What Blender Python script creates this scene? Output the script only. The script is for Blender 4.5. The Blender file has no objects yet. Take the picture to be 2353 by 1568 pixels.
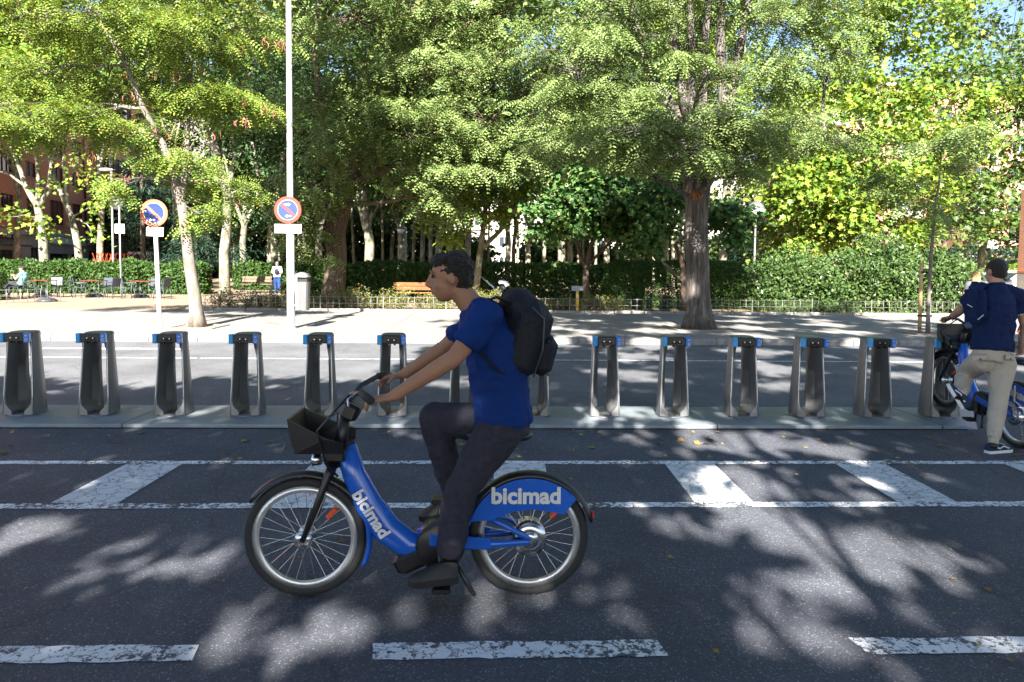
import bpy, math, random
import numpy as np
from math import sin, cos, pi, radians, atan2, sqrt, tan
from mathutils import Vector, Matrix

# ------------------------------------------------------------------ camera, sky, sun, exposure
scn = bpy.context.scene
COL = scn.collection
YAW, PITCH, ROLL, CAMZ = 2.1, 3.2, 0.6, 1.65
FPX = 24 / 36 * 2353
SHIFT = -(172 - FPX * tan(radians(PITCH))) / 2353
CROT = Matrix.Rotation(-radians(YAW), 3, 'Z') @ Matrix.Rotation(pi / 2 - radians(PITCH), 3, 'X') @ Matrix.Rotation(radians(ROLL), 3, 'Z')
cam_data = bpy.data.cameras.new('camera')
cam_data.lens = 24; cam_data.sensor_width = 36; cam_data.sensor_fit = 'HORIZONTAL'
cam_data.shift_y = SHIFT; cam_data.clip_start = 0.05; cam_data.clip_end = 2000
cam = bpy.data.objects.new('camera', cam_data); COL.objects.link(cam)
cam.matrix_world = Matrix.Translation((0, 0, CAMZ)) @ CROT.to_4x4()
scn.camera = cam

SHX, SHY = 0.14, 1.55                      # ground shadow per metre of height
SUN_EL = atan2(1, sqrt(SHX**2 + SHY**2))
TOSUN = Vector((-SHX, -SHY, 1)).normalized()
world = bpy.data.worlds.new('World'); scn.world = world; world.use_nodes = True
wn = world.node_tree.nodes; wl = world.node_tree.links
sky = wn.new('ShaderNodeTexSky'); sky.sky_type = 'NISHITA'; sky.sun_disc = False
sky.sun_elevation = SUN_EL; sky.sun_rotation = atan2(TOSUN.x, TOSUN.y)
sky.air_density = 1.0; sky.dust_density = 0.6; sky.ozone_density = 1.6
wn['Background'].inputs['Strength'].default_value = 0.05
wl.new(sky.outputs['Color'], wn['Background'].inputs['Color'])
sun_data = bpy.data.lights.new('sun', 'SUN'); sun_data.energy = 5.0; sun_data.angle = radians(0.53)
sun_data.color = (1.0, 0.955, 0.88)
sun = bpy.data.objects.new('sun', sun_data); COL.objects.link(sun)
sun.rotation_euler = TOSUN.to_track_quat('Z', 'Y').to_euler(); sun.location = (-3, -30, 30)
scn.view_settings.view_transform = 'Standard'; scn.view_settings.look = 'None'
scn.view_settings.exposure = 2.55; scn.view_settings.gamma = 1.0; scn.view_settings.use_curve_mapping = False
scn.render.engine = 'CYCLES'
cy = scn.cycles
cy.use_denoising = True; cy.max_bounces = 6; cy.diffuse_bounces = 3; cy.glossy_bounces = 3
cy.transmission_bounces = 4; cy.transparent_max_bounces = 6; cy.sample_clamp_indirect = 8
cy.caustics_reflective = False; cy.caustics_refractive = False

# ------------------------------------------------------------------ helpers
rng = np.random.default_rng(7)
random.seed(7)
def ray(px, py):
    return CROT @ Vector(((px - 1176.5) / FPX, -(py - 784) / FPX + SHIFT * 2353 / FPX, -1))
def G(px, py, z=0.0):
    d = ray(px, py); return Vector((0, 0, CAMZ)) + d * ((z - CAMZ) / d.z)
def P(px, py, Y):
    d = ray(px, py); return Vector((0, 0, CAMZ)) + d * (Y / d.y)
def V3(*a): return Vector(a[0]) if len(a) == 1 else Vector(a)

def tag(o, label=None, cat=None, group=None, kind=None):
    if label: o['label'] = label
    if cat: o['category'] = cat
    if group: o['group'] = group
    if kind: o['kind'] = kind
    return o
def empty(name, loc=(0, 0, 0), rz=0.0, label=None, cat=None, group=None):
    o = bpy.data.objects.new(name, None); COL.objects.link(o)
    o.location = loc; o.rotation_euler = (0, 0, rz); o.empty_display_size = 0.1
    return tag(o, label, cat, group)
def link(name, me, parent=None, loc=None, rot=None):
    o = bpy.data.objects.new(name, me); COL.objects.link(o)
    if parent is not None: o.parent = parent
    if loc is not None: o.location = loc
    if rot is not None: o.rotation_euler = rot
    return o
def copy_tree(o, parent=None):
    c = o.copy(); COL.objects.link(c)
    if parent is not None: c.parent = parent
    for ch in list(o.children): copy_tree(ch, c)
    return c
def np_mesh(name, verts, faces, mat, smooth=False):
    """verts (n,3) array, faces (m,k) array"""
    me = bpy.data.meshes.new(name)
    verts = np.ascontiguousarray(verts, dtype=np.float32); faces = np.ascontiguousarray(faces, dtype=np.int32)
    m, k = faces.shape
    me.vertices.add(len(verts)); me.vertices.foreach_set('co', verts.ravel())
    me.loops.add(m * k); me.loops.foreach_set('vertex_index', faces.ravel())
    me.polygons.add(m); me.polygons.foreach_set('loop_start', np.arange(m, dtype=np.int32) * k)
    try: me.polygons.foreach_set('loop_total', np.full(m, k, dtype=np.int32))
    except Exception: pass
    if smooth: me.polygons.foreach_set('use_smooth', np.ones(m, dtype=bool))
    me.update(calc_edges=True)
    me.materials.append(mat)
    return me

class MB:
    def __init__(s): s.v = []; s.f = []; s.m = []; s.sm = []
    def add(s, vs, fs, mi=0, smooth=False):
        b = len(s.v); s.v += [tuple(v) for v in vs]
        s.f += [tuple(i + b for i in f) for f in fs]; s.m += [mi] * len(fs); s.sm += [smooth] * len(fs); return s
    def box(s, c, size, rot=None, mi=0, bev=0.0):
        x, y, z = size[0] / 2, size[1] / 2, size[2] / 2
        if bev <= 0:
            vs = [(sx * x, sy * y, sz * z) for sz in (-1, 1) for sy in (-1, 1) for sx in (-1, 1)]
            fs = [(0, 2, 3, 1), (4, 5, 7, 6), (0, 1, 5, 4), (2, 6, 7, 3), (0, 4, 6, 2), (1, 3, 7, 5)]
        else:
            b = bev; ring = lambda ax, ay: [(ax - b, -ay), (ax, -ay + b), (ax, ay - b), (ax - b, ay), (-ax + b, ay), (-ax, ay - b), (-ax, -ay + b), (-ax + b, -ay)]
            vs = []; 
            for (ax, ay, zz) in ((x - b, y - b, -z), (x, y, -z + b), (x, y, z - b), (x - b, y - b, z)):
                vs += [(p[0], p[1], zz) for p in ring(ax, ay)]
            fs = [tuple(range(7, -1, -1)), tuple(range(24, 32))]
            for k in range(3):
                for i in range(8): fs.append((k * 8 + i, k * 8 + (i + 1) % 8, k * 8 + 8 + (i + 1) % 8, k * 8 + 8 + i))
        c = Vector(c)
        vs = [(rot @ Vector(v) if rot is not None else Vector(v)) + c for v in vs]
        return s.add(vs, fs, mi)
    def tube(s, pts, radii, n=8, caps=True, mi=0, up=None, smooth=True, jit=0.0):
        pts = [Vector(p) for p in pts]
        if not isinstance(radii, (list, tuple)): radii = [radii] * len(pts)
        vs = []; ref = Vector(up) if up is not None else None
        prev = None
        for i, p in enumerate(pts):
            t = (pts[min(i + 1, len(pts) - 1)] - pts[max(i - 1, 0)])
            t = t.normalized() if t.length > 1e-9 else Vector((0, 0, 1))
            if ref is not None: a = ref
            elif prev is not None: a = prev
            else: a = Vector((0, 0, 1)) if abs(t.z) < 0.9 else Vector((1, 0, 0))
            u = a - t * a.dot(t)
            if u.length < 1e-6: u = Vector((1, 0, 0)) - t * t.x
            u.normalize(); w = t.cross(u); prev = u
            r = radii[i]; ra, rb = r if isinstance(r, (tuple, list)) else (r, r)
            for k in range(n):
                q = 1 + (random.uniform(-jit, jit) if jit else 0)
                th = 2 * pi * k / n; vs.append(p + u * (ra * q * cos(th)) + w * (rb * q * sin(th)))
        fs = []
        for i in range(len(pts) - 1):
            for k in range(n): fs.append((i * n + k, i * n + (k + 1) % n, (i + 1) * n + (k + 1) % n, (i + 1) * n + k))
        s.add(vs, fs, mi, smooth)
        if caps:
            b = len(s.v) - len(vs)
            s.f += [tuple(b + i for i in range(n - 1, -1, -1)), tuple(b + (len(pts) - 1) * n + i for i in range(n))]
            s.m += [mi, mi]; s.sm += [False, False]
        return s
    def ell(s, c, r, rot=None, nu=16, nv=10, mi=0):
        c = Vector(c); vs = []; fs = []
        vs.append(Vector((0, 0, r[2])))
        for j in range(1, nv):
            ph = pi * j / nv
            for i in range(nu):
                th = 2 * pi * i / nu; vs.append(Vector((r[0] * sin(ph) * cos(th), r[1] * sin(ph) * sin(th), r[2] * cos(ph))))
        vs.append(Vector((0, 0, -r[2])))
        for i in range(nu): fs.append((0, 1 + i, 1 + (i + 1) % nu))
        for j in range(nv - 2):
            for i in range(nu):
                a = 1 + j * nu; fs.append((a + i, a + nu + i, a + nu + (i + 1) % nu, a + (i + 1) % nu))
        l = len(vs) - 1; a = 1 + (nv - 2) * nu
        for i in range(nu): fs.append((l, a + (i + 1) % nu, a + i))
        return s.add([(rot @ v if rot is not None else v) + c for v in vs], fs, mi, True)
    def lathe(s, prof, c=(0, 0, 0), n=20, mi=0, smooth=True, rot=None, caps=True):
        vs = []; fs = []; c = Vector(c)
        for (r, z) in prof:
            for k in range(n):
                v = Vector((r * cos(2 * pi * k / n), r * sin(2 * pi * k / n), z)); vs.append((rot @ v if rot is not None else v) + c)
        for i in range(len(prof) - 1):
            for k in range(n): fs.append((i * n + k, i * n + (k + 1) % n, (i + 1) * n + (k + 1) % n, (i + 1) * n + k))
        s.add(vs, fs, mi, smooth); b = len(s.v) - len(vs)
        if caps and prof[0][0] > 1e-4: s.f.append(tuple(b + i for i in range(n - 1, -1, -1))); s.m.append(mi); s.sm.append(False)
        if caps and prof[-1][0] > 1e-4: s.f.append(tuple(b + (len(prof) - 1) * n + i for i in range(n))); s.m.append(mi); s.sm.append(False)
        return s
    def prism(s, poly, M, depth, mi=0):
        """poly in local xy, extruded +z by depth, placed by 4x4 matrix M"""
        n = len(poly); vs = [M @ Vector((p[0], p[1], 0)) for p in poly] + [M @ Vector((p[0], p[1], depth)) for p in poly]
        fs = [tuple(range(n - 1, -1, -1)), tuple(range(n, 2 * n))] + [(i, (i + 1) % n, n + (i + 1) % n, n + i) for i in range(n)]
        return s.add(vs, fs, mi)
    def mesh(s, name, mats):
        me = bpy.data.meshes.new(name); me.from_pydata(s.v, [], s.f)
        for m in (mats if isinstance(mats, (list, tuple)) else [mats]): me.materials.append(m)
        me.polygons.foreach_set('material_index', s.m); me.polygons.foreach_set('use_smooth', s.sm); me.update()
        return me
    def build(s, name, mats, parent=None, loc=None, rot=None):
        return link(name, s.mesh(name, mats), parent, loc, rot)

def text_mesh(body, size, mat, extrude=0.002, bold=0.0, align='CENTER', space=1.0):
    cu = bpy.data.curves.new('lettering', 'FONT'); cu.body = body; cu.size = size; cu.extrude = extrude
    cu.offset = bold; cu.align_x = align; cu.align_y = 'CENTER'; cu.space_character = space; cu.resolution_u = 3
    ob = bpy.data.objects.new('lettering_tmp', cu); COL.objects.link(ob)
    dg = bpy.context.evaluated_depsgraph_get()
    me = bpy.data.meshes.new_from_object(ob.evaluated_get(dg)); me.name = 'lettering'
    bpy.data.objects.remove(ob); bpy.data.curves.remove(cu)
    me.materials.clear(); me.materials.append(mat)
    return me
def put_text(body, size, mat, parent, M, **k):
    o = link('lettering', text_mesh(body, size, mat, **k), parent)
    o.matrix_local = M
    return o
def frame(loc, x, y):
    x = Vector(x).normalized(); z = x.cross(Vector(y)).normalized(); y = z.cross(x)
    m = Matrix((x, y, z)).transposed().to_4x4(); m.translation = Vector(loc); return m
FACE_CAM = lambda loc: frame(loc, (1, 0, 0), (0, 0, 1))      # reads from -Y

def soft_mesh(name, mb, mat, voxel=0.012, smooth=3, disp=0.0, dscale=0.1):
    """fuse overlapping shapes into one continuous skin"""
    me = mb.mesh(name + '_src', mat); ob = bpy.data.objects.new('tmp', me); COL.objects.link(ob)
    r = ob.modifiers.new('r', 'REMESH'); r.mode = 'VOXEL'; r.voxel_size = voxel; r.use_smooth_shade = True
    if smooth:
        q = ob.modifiers.new('s', 'SMOOTH'); q.factor = 0.5; q.iterations = smooth
    if disp:
        tx = bpy.data.textures.new('folds', 'CLOUDS'); tx.noise_scale = dscale; tx.noise_depth = 1
        d = ob.modifiers.new('d', 'DISPLACE'); d.texture = tx; d.strength = disp; d.mid_level = 0.5; d.texture_coords = 'LOCAL'
        if disp > .008 and voxel < .014:
            tx = bpy.data.textures.new('creases', 'MARBLE'); tx.noise_scale = dscale * 1.6; tx.turbulence = 9; tx.noise_depth = 2; tx.marble_type = 'SHARP'
            d = ob.modifiers.new('c', 'DISPLACE'); d.texture = tx; d.strength = disp * .8; d.mid_level = 0.5; d.texture_coords = 'LOCAL'
    dg = bpy.context.evaluated_depsgraph_get()
    out = bpy.data.meshes.new_from_object(ob.evaluated_get(dg)); out.name = name
    bpy.data.objects.remove(ob); bpy.data.meshes.remove(me)
    out.materials.clear(); out.materials.append(mat)
    out.polygons.foreach_set('use_smooth', np.ones(len(out.polygons), dtype=bool))
    return out

# ------------------------------------------------------------------ materials
def nodes_of(m): m.use_nodes = True; return m.node_tree.nodes, m.node_tree.links, m.node_tree.nodes['Principled BSDF']
def mat(name, col, rough=0.6, metal=0.0, spec=0.5, var=0.0, vscale=6.0, bump=0.0, bscale=60.0, alpha=1.0, trans=0.0, coat=0.0):
    m = bpy.data.materials.new(name); n, l, b = nodes_of(m)
    b.inputs['Base Color'].default_value = (*col, 1); b.inputs['Roughness'].default_value = rough
    b.inputs['Metallic'].default_value = metal; b.inputs['Specular IOR Level'].default_value = spec
    if trans: b.inputs['Transmission Weight'].default_value = trans
    if coat: b.inputs['Coat Weight'].default_value = coat; b.inputs['Coat Roughness'].default_value = 0.08
    tc = n.new('ShaderNodeTexCoord')
    if var:
        t = n.new('ShaderNodeTexNoise'); t.inputs['Scale'].default_value = vscale; t.inputs['Detail'].default_value = 5
        t.inputs['Roughness'].default_value = 0.62
        l.new(tc.outputs['Object'], t.inputs['Vector'])
        mr = n.new('ShaderNodeMapRange'); mr.inputs['From Min'].default_value = 0.25; mr.inputs['From Max'].default_value = 0.75
        mr.inputs['To Min'].default_value = 1 - var; mr.inputs['To Max'].default_value = 1 + var
        l.new(t.outputs['Fac'], mr.inputs['Value'])
        mx = n.new('ShaderNodeVectorMath'); mx.operation = 'SCALE'; mx.inputs[0].default_value = col
        l.new(mr.outputs['Result'], mx.inputs['Scale']); l.new(mx.outputs['Vector'], b.inputs['Base Color'])
        mr2 = n.new('ShaderNodeMapRange'); mr2.inputs['To Min'].default_value = max(0.02, rough - 0.12); mr2.inputs['To Max'].default_value = min(1, rough + 0.12)
        l.new(t.outputs['Fac'], mr2.inputs['Value']); l.new(mr2.outputs['Result'], b.inputs['Roughness'])
    if bump:
        t2 = n.new('ShaderNodeTexNoise'); t2.inputs['Scale'].default_value = bscale; t2.inputs['Detail'].default_value = 4
        l.new(tc.outputs['Object'], t2.inputs['Vector'])
        bp = n.new('ShaderNodeBump'); bp.inputs['Strength'].default_value = bump; bp.inputs['Distance'].default_value = 0.02
        l.new(t2.outputs['Fac'], bp.inputs['Height']); l.new(bp.outputs['Normal'], b.inputs['Normal'])
    return m
def ramp(n, stops):
    r = n.new('ShaderNodeValToRGB'); e = r.color_ramp.elements
    while len(e) < len(stops): e.new(0.5)
    for i, (p, c) in enumerate(stops): e[i].position = p; e[i].color = (*c, 1)
    return r
def leaf_mat(name, cols, transl=0.24, rough=0.45):
    m = bpy.data.materials.new(name); n, l, b = nodes_of(m)
    g = n.new('ShaderNodeNewGeometry')
    r = ramp(n, [(i / (len(cols) - 1), c) for i, c in enumerate(cols)])
    l.new(g.outputs['Random Per Island'], r.inputs['Fac'])
    l.new(r.outputs['Color'], b.inputs['Base Color']); b.inputs['Roughness'].default_value = rough
    b.inputs['Specular IOR Level'].default_value = 0.25
    t = n.new('ShaderNodeBsdfTranslucent'); hs = n.new('ShaderNodeHueSaturation')
    hs.inputs['Hue'].default_value = 0.485; hs.inputs['Saturation'].default_value = 1.1; hs.inputs['Value'].default_value = 1.25
    l.new(r.outputs['Color'], hs.inputs['Color']); l.new(hs.outputs['Color'], t.inputs['Color'])
    mx = n.new('ShaderNodeMixShader'); mx.inputs['Fac'].default_value = transl
    l.new(b.outputs['BSDF'], mx.inputs[1]); l.new(t.outputs['BSDF'], mx.inputs[2])
    l.new(mx.outputs['Shader'], n['Material Output'].inputs['Surface'])
    return m
def asphalt(name, base, agg):
    m = bpy.data.materials.new(name); n, l, b = nodes_of(m)
    tc = n.new('ShaderNodeTexCoord')
    t1 = n.new('ShaderNodeTexNoise'); t1.inputs['Scale'].default_value = 0.9; t1.inputs['Detail'].default_value = 6; t1.inputs['Roughness'].default_value = 0.6
    t2 = n.new('ShaderNodeTexVoronoi'); t2.inputs['Scale'].default_value = 150
    t3 = n.new('ShaderNodeTexNoise'); t3.inputs['Scale'].default_value = 240; t3.inputs['Detail'].default_value = 3
    for t in (t1, t2, t3): l.new(tc.outputs['Object'], t.inputs['Vector'])
    r1 = ramp(n, [(0.3, tuple(c * 0.72 for c in base)), (0.7, tuple(c * 1.25 for c in base))]); l.new(t1.outputs['Fac'], r1.inputs['Fac'])
    sp = n.new('ShaderNodeSeparateColor'); l.new(t2.outputs['Color'], sp.inputs['Color'])
    r2 = ramp(n, [(0.0, (0.7,) * 3), (0.6, (1.0,) * 3), (0.92, (1.15,) * 3), (0.985, (agg,) * 3)]); l.new(sp.outputs['Red'], r2.inputs['Fac'])
    mx = n.new('ShaderNodeMix'); mx.data_type = 'RGBA'; mx.blend_type = 'MULTIPLY'; mx.inputs['Factor'].default_value = 1
    l.new(r1.outputs['Color'], mx.inputs[6]); l.new(r2.outputs['Color'], mx.inputs[7])
    # hairline cracks and tar seams
    wv = n.new('ShaderNodeTexVoronoi'); wv.feature = 'DISTANCE_TO_EDGE'; wv.inputs['Scale'].default_value = 0.55
    dn = n.new('ShaderNodeTexNoise'); dn.inputs['Scale'].default_value = 2.2; dn.inputs['Detail'].default_value = 6
    l.new(tc.outputs['Object'], dn.inputs['Vector'])
    ad = n.new('ShaderNodeMix'); ad.data_type = 'VECTOR'; ad.inputs['Factor'].default_value = 0.3
    l.new(tc.outputs['Object'], ad.inputs[4]); l.new(dn.outputs['Color'], ad.inputs[5]); l.new(ad.outputs[1], wv.inputs['Vector'])
    cr = ramp(n, [(0.0, (0.62,) * 3), (0.006, (1,) * 3)]); l.new(wv.outputs['Distance'], cr.inputs['Fac'])
    mx2 = n.new('ShaderNodeMix'); mx2.data_type = 'RGBA'; mx2.blend_type = 'MULTIPLY'; mx2.inputs['Factor'].default_value = 0.7
    l.new(mx.outputs[2], mx2.inputs[6]); l.new(cr.outputs['Color'], mx2.inputs[7])
    l.new(mx2.outputs[2], b.inputs['Base Color']); b.inputs['Roughness'].default_value = 0.82; b.inputs['Specular IOR Level'].default_value = 0.35
    bp = n.new('ShaderNodeBump'); bp.inputs['Strength'].default_value = 0.55; bp.inputs['Distance'].default_value = 0.006
    am = n.new('ShaderNodeMath'); am.operation = 'ADD'; l.new(t2.outputs['Distance'], am.inputs[0]); l.new(t3.outputs['Fac'], am.inputs[1])
    l.new(am.outputs[0], bp.inputs['Height']); l.new(bp.outputs['Normal'], b.inputs['Normal'])
    return m
def paint(name, col, under, wear=0.5):
    """road paint, crazed and worn through to the asphalt"""
    m = bpy.data.materials.new(name); n, l, b = nodes_of(m); tc = n.new('ShaderNodeTexCoord')
    t = n.new('ShaderNodeTexNoise'); t.inputs['Scale'].default_value = 26; t.inputs['Detail'].default_value = 8; t.inputs['Roughness'].default_value = 0.72
    l.new(tc.outputs['Object'], t.inputs['Vector'])
    big = n.new('ShaderNodeTexNoise'); big.inputs['Scale'].default_value = 3.1; big.inputs['Detail'].default_value = 4
    l.new(tc.outputs['Object'], big.inputs['Vector'])
    v = n.new('ShaderNodeTexVoronoi'); v.feature = 'DISTANCE_TO_EDGE'; v.inputs['Scale'].default_value = 9.0
    dn = n.new('ShaderNodeMix'); dn.data_type = 'VECTOR'; dn.inputs['Factor'].default_value = 0.12
    l.new(tc.outputs['Object'], dn.inputs[4]); l.new(t.outputs['Color'], dn.inputs[5]); l.new(dn.outputs[1], v.inputs['Vector'])
    c1 = n.new('ShaderNodeMath'); c1.operation = 'LESS_THAN'; c1.inputs[1].default_value = 0.022; l.new(v.outputs['Distance'], c1.inputs[0])
    sm = n.new('ShaderNodeMath'); sm.operation = 'MULTIPLY_ADD'; l.new(big.outputs['Fac'], sm.inputs[0]); sm.inputs[1].default_value = 0.45; l.new(t.outputs['Fac'], sm.inputs[2])
    c2 = n.new('ShaderNodeMath'); c2.operation = 'GREATER_THAN'; c2.inputs[1].default_value = 1.0 - 0.22 * wear - 0.07; l.new(sm.outputs[0], c2.inputs[0])
    mxm = n.new('ShaderNodeMath'); mxm.operation = 'MAXIMUM'; l.new(c1.outputs[0], mxm.inputs[0]); l.new(c2.outputs[0], mxm.inputs[1])
    r = ramp(n, [(0.25, tuple(c * 0.8 for c in col)), (0.75, col)]); l.new(t.outputs['Fac'], r.inputs['Fac'])
    mx = n.new('ShaderNodeMix'); mx.data_type = 'RGBA'; l.new(mxm.outputs[0], mx.inputs['Factor'])
    l.new(r.outputs['Color'], mx.inputs[6]); mx.inputs[7].default_value = (*under, 1)
    l.new(mx.outputs[2], b.inputs['Base Color']); b.inputs['Roughness'].default_value = 0.65
    bp = n.new('ShaderNodeBump'); bp.inputs['Strength'].default_value = 0.4; bp.inputs['Distance'].default_value = 0.004
    l.new(t.outputs['Fac'], bp.inputs['Height']); l.new(bp.outputs['Normal'], b.inputs['Normal'])
    return m
def bark(name, cols, scale=(9, 9, 1.6), bump=0.9, patches=False):
    m = bpy.data.materials.new(name); n, l, b = nodes_of(m); tc = n.new('ShaderNodeTexCoord')
    mp = n.new('ShaderNodeMapping'); mp.inputs['Scale'].default_value = scale; l.new(tc.outputs['Object'], mp.inputs['Vector'])
    t = n.new('ShaderNodeTexNoise'); t.inputs['Scale'].default_value = 1.0; t.inputs['Detail'].default_value = 7; t.inputs['Roughness'].default_value = 0.65
    t.inputs['Distortion'].default_value = 0.6
    l.new(mp.outputs['Vector'], t.inputs['Vector'])
    if patches:
        r = ramp(n, [(0.0, cols[0]), (0.45, cols[0]), (0.47, cols[1]), (0.56, cols[1]), (0.58, cols[2]), (1, cols[2])])
    else: r = ramp(n, [(0.3, cols[0]), (0.52, cols[1]), (0.72, cols[2])])
    l.new(t.outputs['Fac'], r.inputs['Fac']); l.new(r.outputs['Color'], b.inputs['Base Color'])
    b.inputs['Roughness'].default_value = 0.9; b.inputs['Specular IOR Level'].default_value = 0.2
    bp = n.new('ShaderNodeBump'); bp.inputs['Strength'].default_value = bump; bp.inputs['Distance'].default_value = 0.03
    l.new(t.outputs['Fac'], bp.inputs['Height']); l.new(bp.outputs['Normal'], b.inputs['Normal'])
    return m
def brick(name, c1, c2, mortar, scale):
    m = bpy.data.materials.new(name); n, l, b = nodes_of(m); tc = n.new('ShaderNodeTexCoord')
    cm = n.new('ShaderNodeCombineXYZ'); sp = n.new('ShaderNodeSeparateXYZ'); l.new(tc.outputs['Object'], sp.inputs[0])
    ad = n.new('ShaderNodeMath'); l.new(sp.outputs['X'], ad.inputs[0]); l.new(sp.outputs['Y'], ad.inputs[1])
    l.new(ad.outputs[0], cm.inputs[0]); l.new(sp.outputs['Z'], cm.inputs[1])
    t = n.new('ShaderNodeTexBrick'); t.inputs['Scale'].default_value = scale; t.inputs['Mortar Size'].default_value = 0.02
    t.inputs['Color1'].default_value = (*c1, 1); t.inputs['Color2'].default_value = (*c2, 1); t.inputs['Mortar'].default_value = (*mortar, 1)
    l.new(cm.outputs[0], t.inputs['Vector']); l.new(t.outputs['Color'], b.inputs['Base Color']); b.inputs['Roughness'].default_value = 0.85
    return m

M = {}
AS = (0.08, 0.084, 0.099)
M['asphalt'] = asphalt('asphalt', AS, 2.6)
M['asphalt_worn'] = asphalt('worn_asphalt', (0.125, 0.127, 0.135), 1.9)
M['paint'] = paint('white_road_paint', (0.82, 0.83, 0.84), AS, 0.75)
M['paint_solid'] = paint('white_bar_paint', (0.66, 0.67, 0.68), AS, 0.35)
M['concrete'] = mat('pale_pavement', (0.215, 0.202, 0.185), 0.85, var=0.25, vscale=1.1, bump=0.25, bscale=90)
M['granite'] = mat('granite_kerb', (0.22, 0.205, 0.19), 0.8, var=0.3, vscale=14, bump=0.5, bscale=70)
M['plate'] = mat('platform_plate', (0.22, 0.25, 0.27), 0.55, metal=0.25, var=0.22, vscale=3, bump=0.15, bscale=160)
M['dark_gap'] = mat('dark_rubber', (0.012, 0.012, 0.014), 0.8)
M['soil'] = mat('park_soil', (0.25, 0.185, 0.125), 0.95, var=0.3, vscale=2.5, bump=0.8, bscale=25)
M['dock'] = mat('dock_metal', (0.165, 0.168, 0.175), 0.33, metal=0.4, var=0.1, vscale=5, bump=0.05, bscale=300)
M['black'] = mat('black_plastic', (0.012, 0.012, 0.014), 0.38, var=0.1)
M['black_gloss'] = mat('gloss_black', (0.01, 0.01, 0.012), 0.15)
M['rubber'] = mat('tyre_rubber', (0.02, 0.02, 0.021), 0.75)
M['blue'] = mat('reader_blue', (0.02, 0.2, 0.68), 0.32, coat=0.3)
M['cyan'] = mat('reader_sky_blue', (0.02, 0.3, 0.66), 0.35, coat=0.3)
M['bike_blue'] = mat('bike_blue_paint', (0.012, 0.11, 0.56), 0.25, coat=0.6, var=0.05)
M['white'] = mat('white_paint', (0.7, 0.7, 0.69), 0.45, var=0.04)
M['steel'] = mat('galvanised_steel', (0.4, 0.41, 0.42), 0.5, metal=0.4, var=0.12, vscale=9, bump=0.05)
M['chrome'] = mat('bright_metal', (0.72, 0.72, 0.73), 0.22, metal=1.0)
M['rim'] = mat('rim_alloy', (0.62, 0.62, 0.63), 0.32, metal=0.8)
M['sign_red'] = mat('sign_red', (0.4, 0.035, 0.018), 0.35)
M['sign_red_faded'] = mat('faded_sign_red', (0.45, 0.1, 0.055), 0.4)
M['sign_blue'] = mat('sign_blue', (0.014, 0.032, 0.2), 0.35)
M['letter_black'] = mat('letter_black', (0.03, 0.03, 0.03), 0.6)
M['letter_faded'] = mat('faded_letter_grey', (0.42, 0.42, 0.43), 0.7)
M['bin'] = mat('bin_grey_plastic', (0.1, 0.1, 0.104), 0.42, var=0.06)
M['bin_light'] = mat('bin_light_grey', (0.14, 0.14, 0.14), 0.4, var=0.06)
M['fence'] = mat('fence_iron', (0.22, 0.21, 0.2), 0.5, metal=0.5, var=0.2, vscale=20)
M['wood'] = mat('stake_pine', (0.5, 0.33, 0.17), 0.75, var=0.18, vscale=12)
M['bench_wood'] = mat('bench_wood', (0.27, 0.08, 0.03), 0.55, var=0.2, vscale=9)
M['yellow'] = mat('yellow_paint', (0.75, 0.38, 0.02), 0.5, var=0.12)
M['chair'] = mat('chair_charcoal', (0.045, 0.052, 0.068), 0.5)
M['table_red'] = mat('table_red', (0.16, 0.028, 0.026), 0.4)
M['glass'] = mat('window_glass', (0.035, 0.045, 0.05), 0.08, spec=0.8)
M['glass_teal'] = mat('shop_glass', (0.05, 0.09, 0.09), 0.1, spec=0.8)
M['bark_dark'] = bark('furrowed_bark', [(0.025, 0.022, 0.02), (0.11, 0.095, 0.085), (0.23, 0.205, 0.185)], (11, 11, 1.5), 1.0)
M['bark_light'] = bark('young_bark', [(0.1, 0.085, 0.07), (0.19, 0.165, 0.14), (0.27, 0.235, 0.2)], (10, 10, 3), 0.6)
M['bark_plane'] = bark('mottled_plane_bark', [(0.1, 0.095, 0.065), (0.2, 0.185, 0.135), (0.31, 0.29, 0.22)], (4, 4, 2.2), 0.25, True)
M['bark_brown'] = bark('brown_bark', [(0.05, 0.035, 0.026), (0.115, 0.085, 0.062), (0.17, 0.13, 0.1)], (11, 11, 1.8), 0.9)
M['twig'] = mat('twig_bark', (0.2, 0.165, 0.13), 0.85, var=0.2)
M['leaf_locust'] = leaf_mat('honey_locust_leaf', [(0.075, 0.14, 0.025), (0.12, 0.195, 0.035), (0.18, 0.24, 0.045), (0.27, 0.28, 0.05)])
M['leaf_robinia'] = leaf_mat('grey_green_locust_leaf', [(0.085, 0.145, 0.04), (0.135, 0.2, 0.06), (0.19, 0.25, 0.085), (0.25, 0.29, 0.1)])
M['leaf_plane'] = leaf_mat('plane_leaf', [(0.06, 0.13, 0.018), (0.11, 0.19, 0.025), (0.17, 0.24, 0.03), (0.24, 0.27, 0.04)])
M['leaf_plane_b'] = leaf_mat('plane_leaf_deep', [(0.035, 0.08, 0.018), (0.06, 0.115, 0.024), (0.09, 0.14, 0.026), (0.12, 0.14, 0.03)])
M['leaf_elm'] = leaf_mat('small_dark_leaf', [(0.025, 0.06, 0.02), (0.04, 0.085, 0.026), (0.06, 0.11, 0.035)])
M['leaf_redbud'] = leaf_mat('redbud_leaf', [(0.04, 0.1, 0.03), (0.06, 0.14, 0.04), (0.09, 0.175, 0.05), (0.14, 0.18, 0.04)])
M['leaf_hedge'] = leaf_mat('hedge_leaf', [(0.025, 0.06, 0.014), (0.045, 0.095, 0.02), (0.075, 0.13, 0.026)], 0.25, 0.55)
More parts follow.
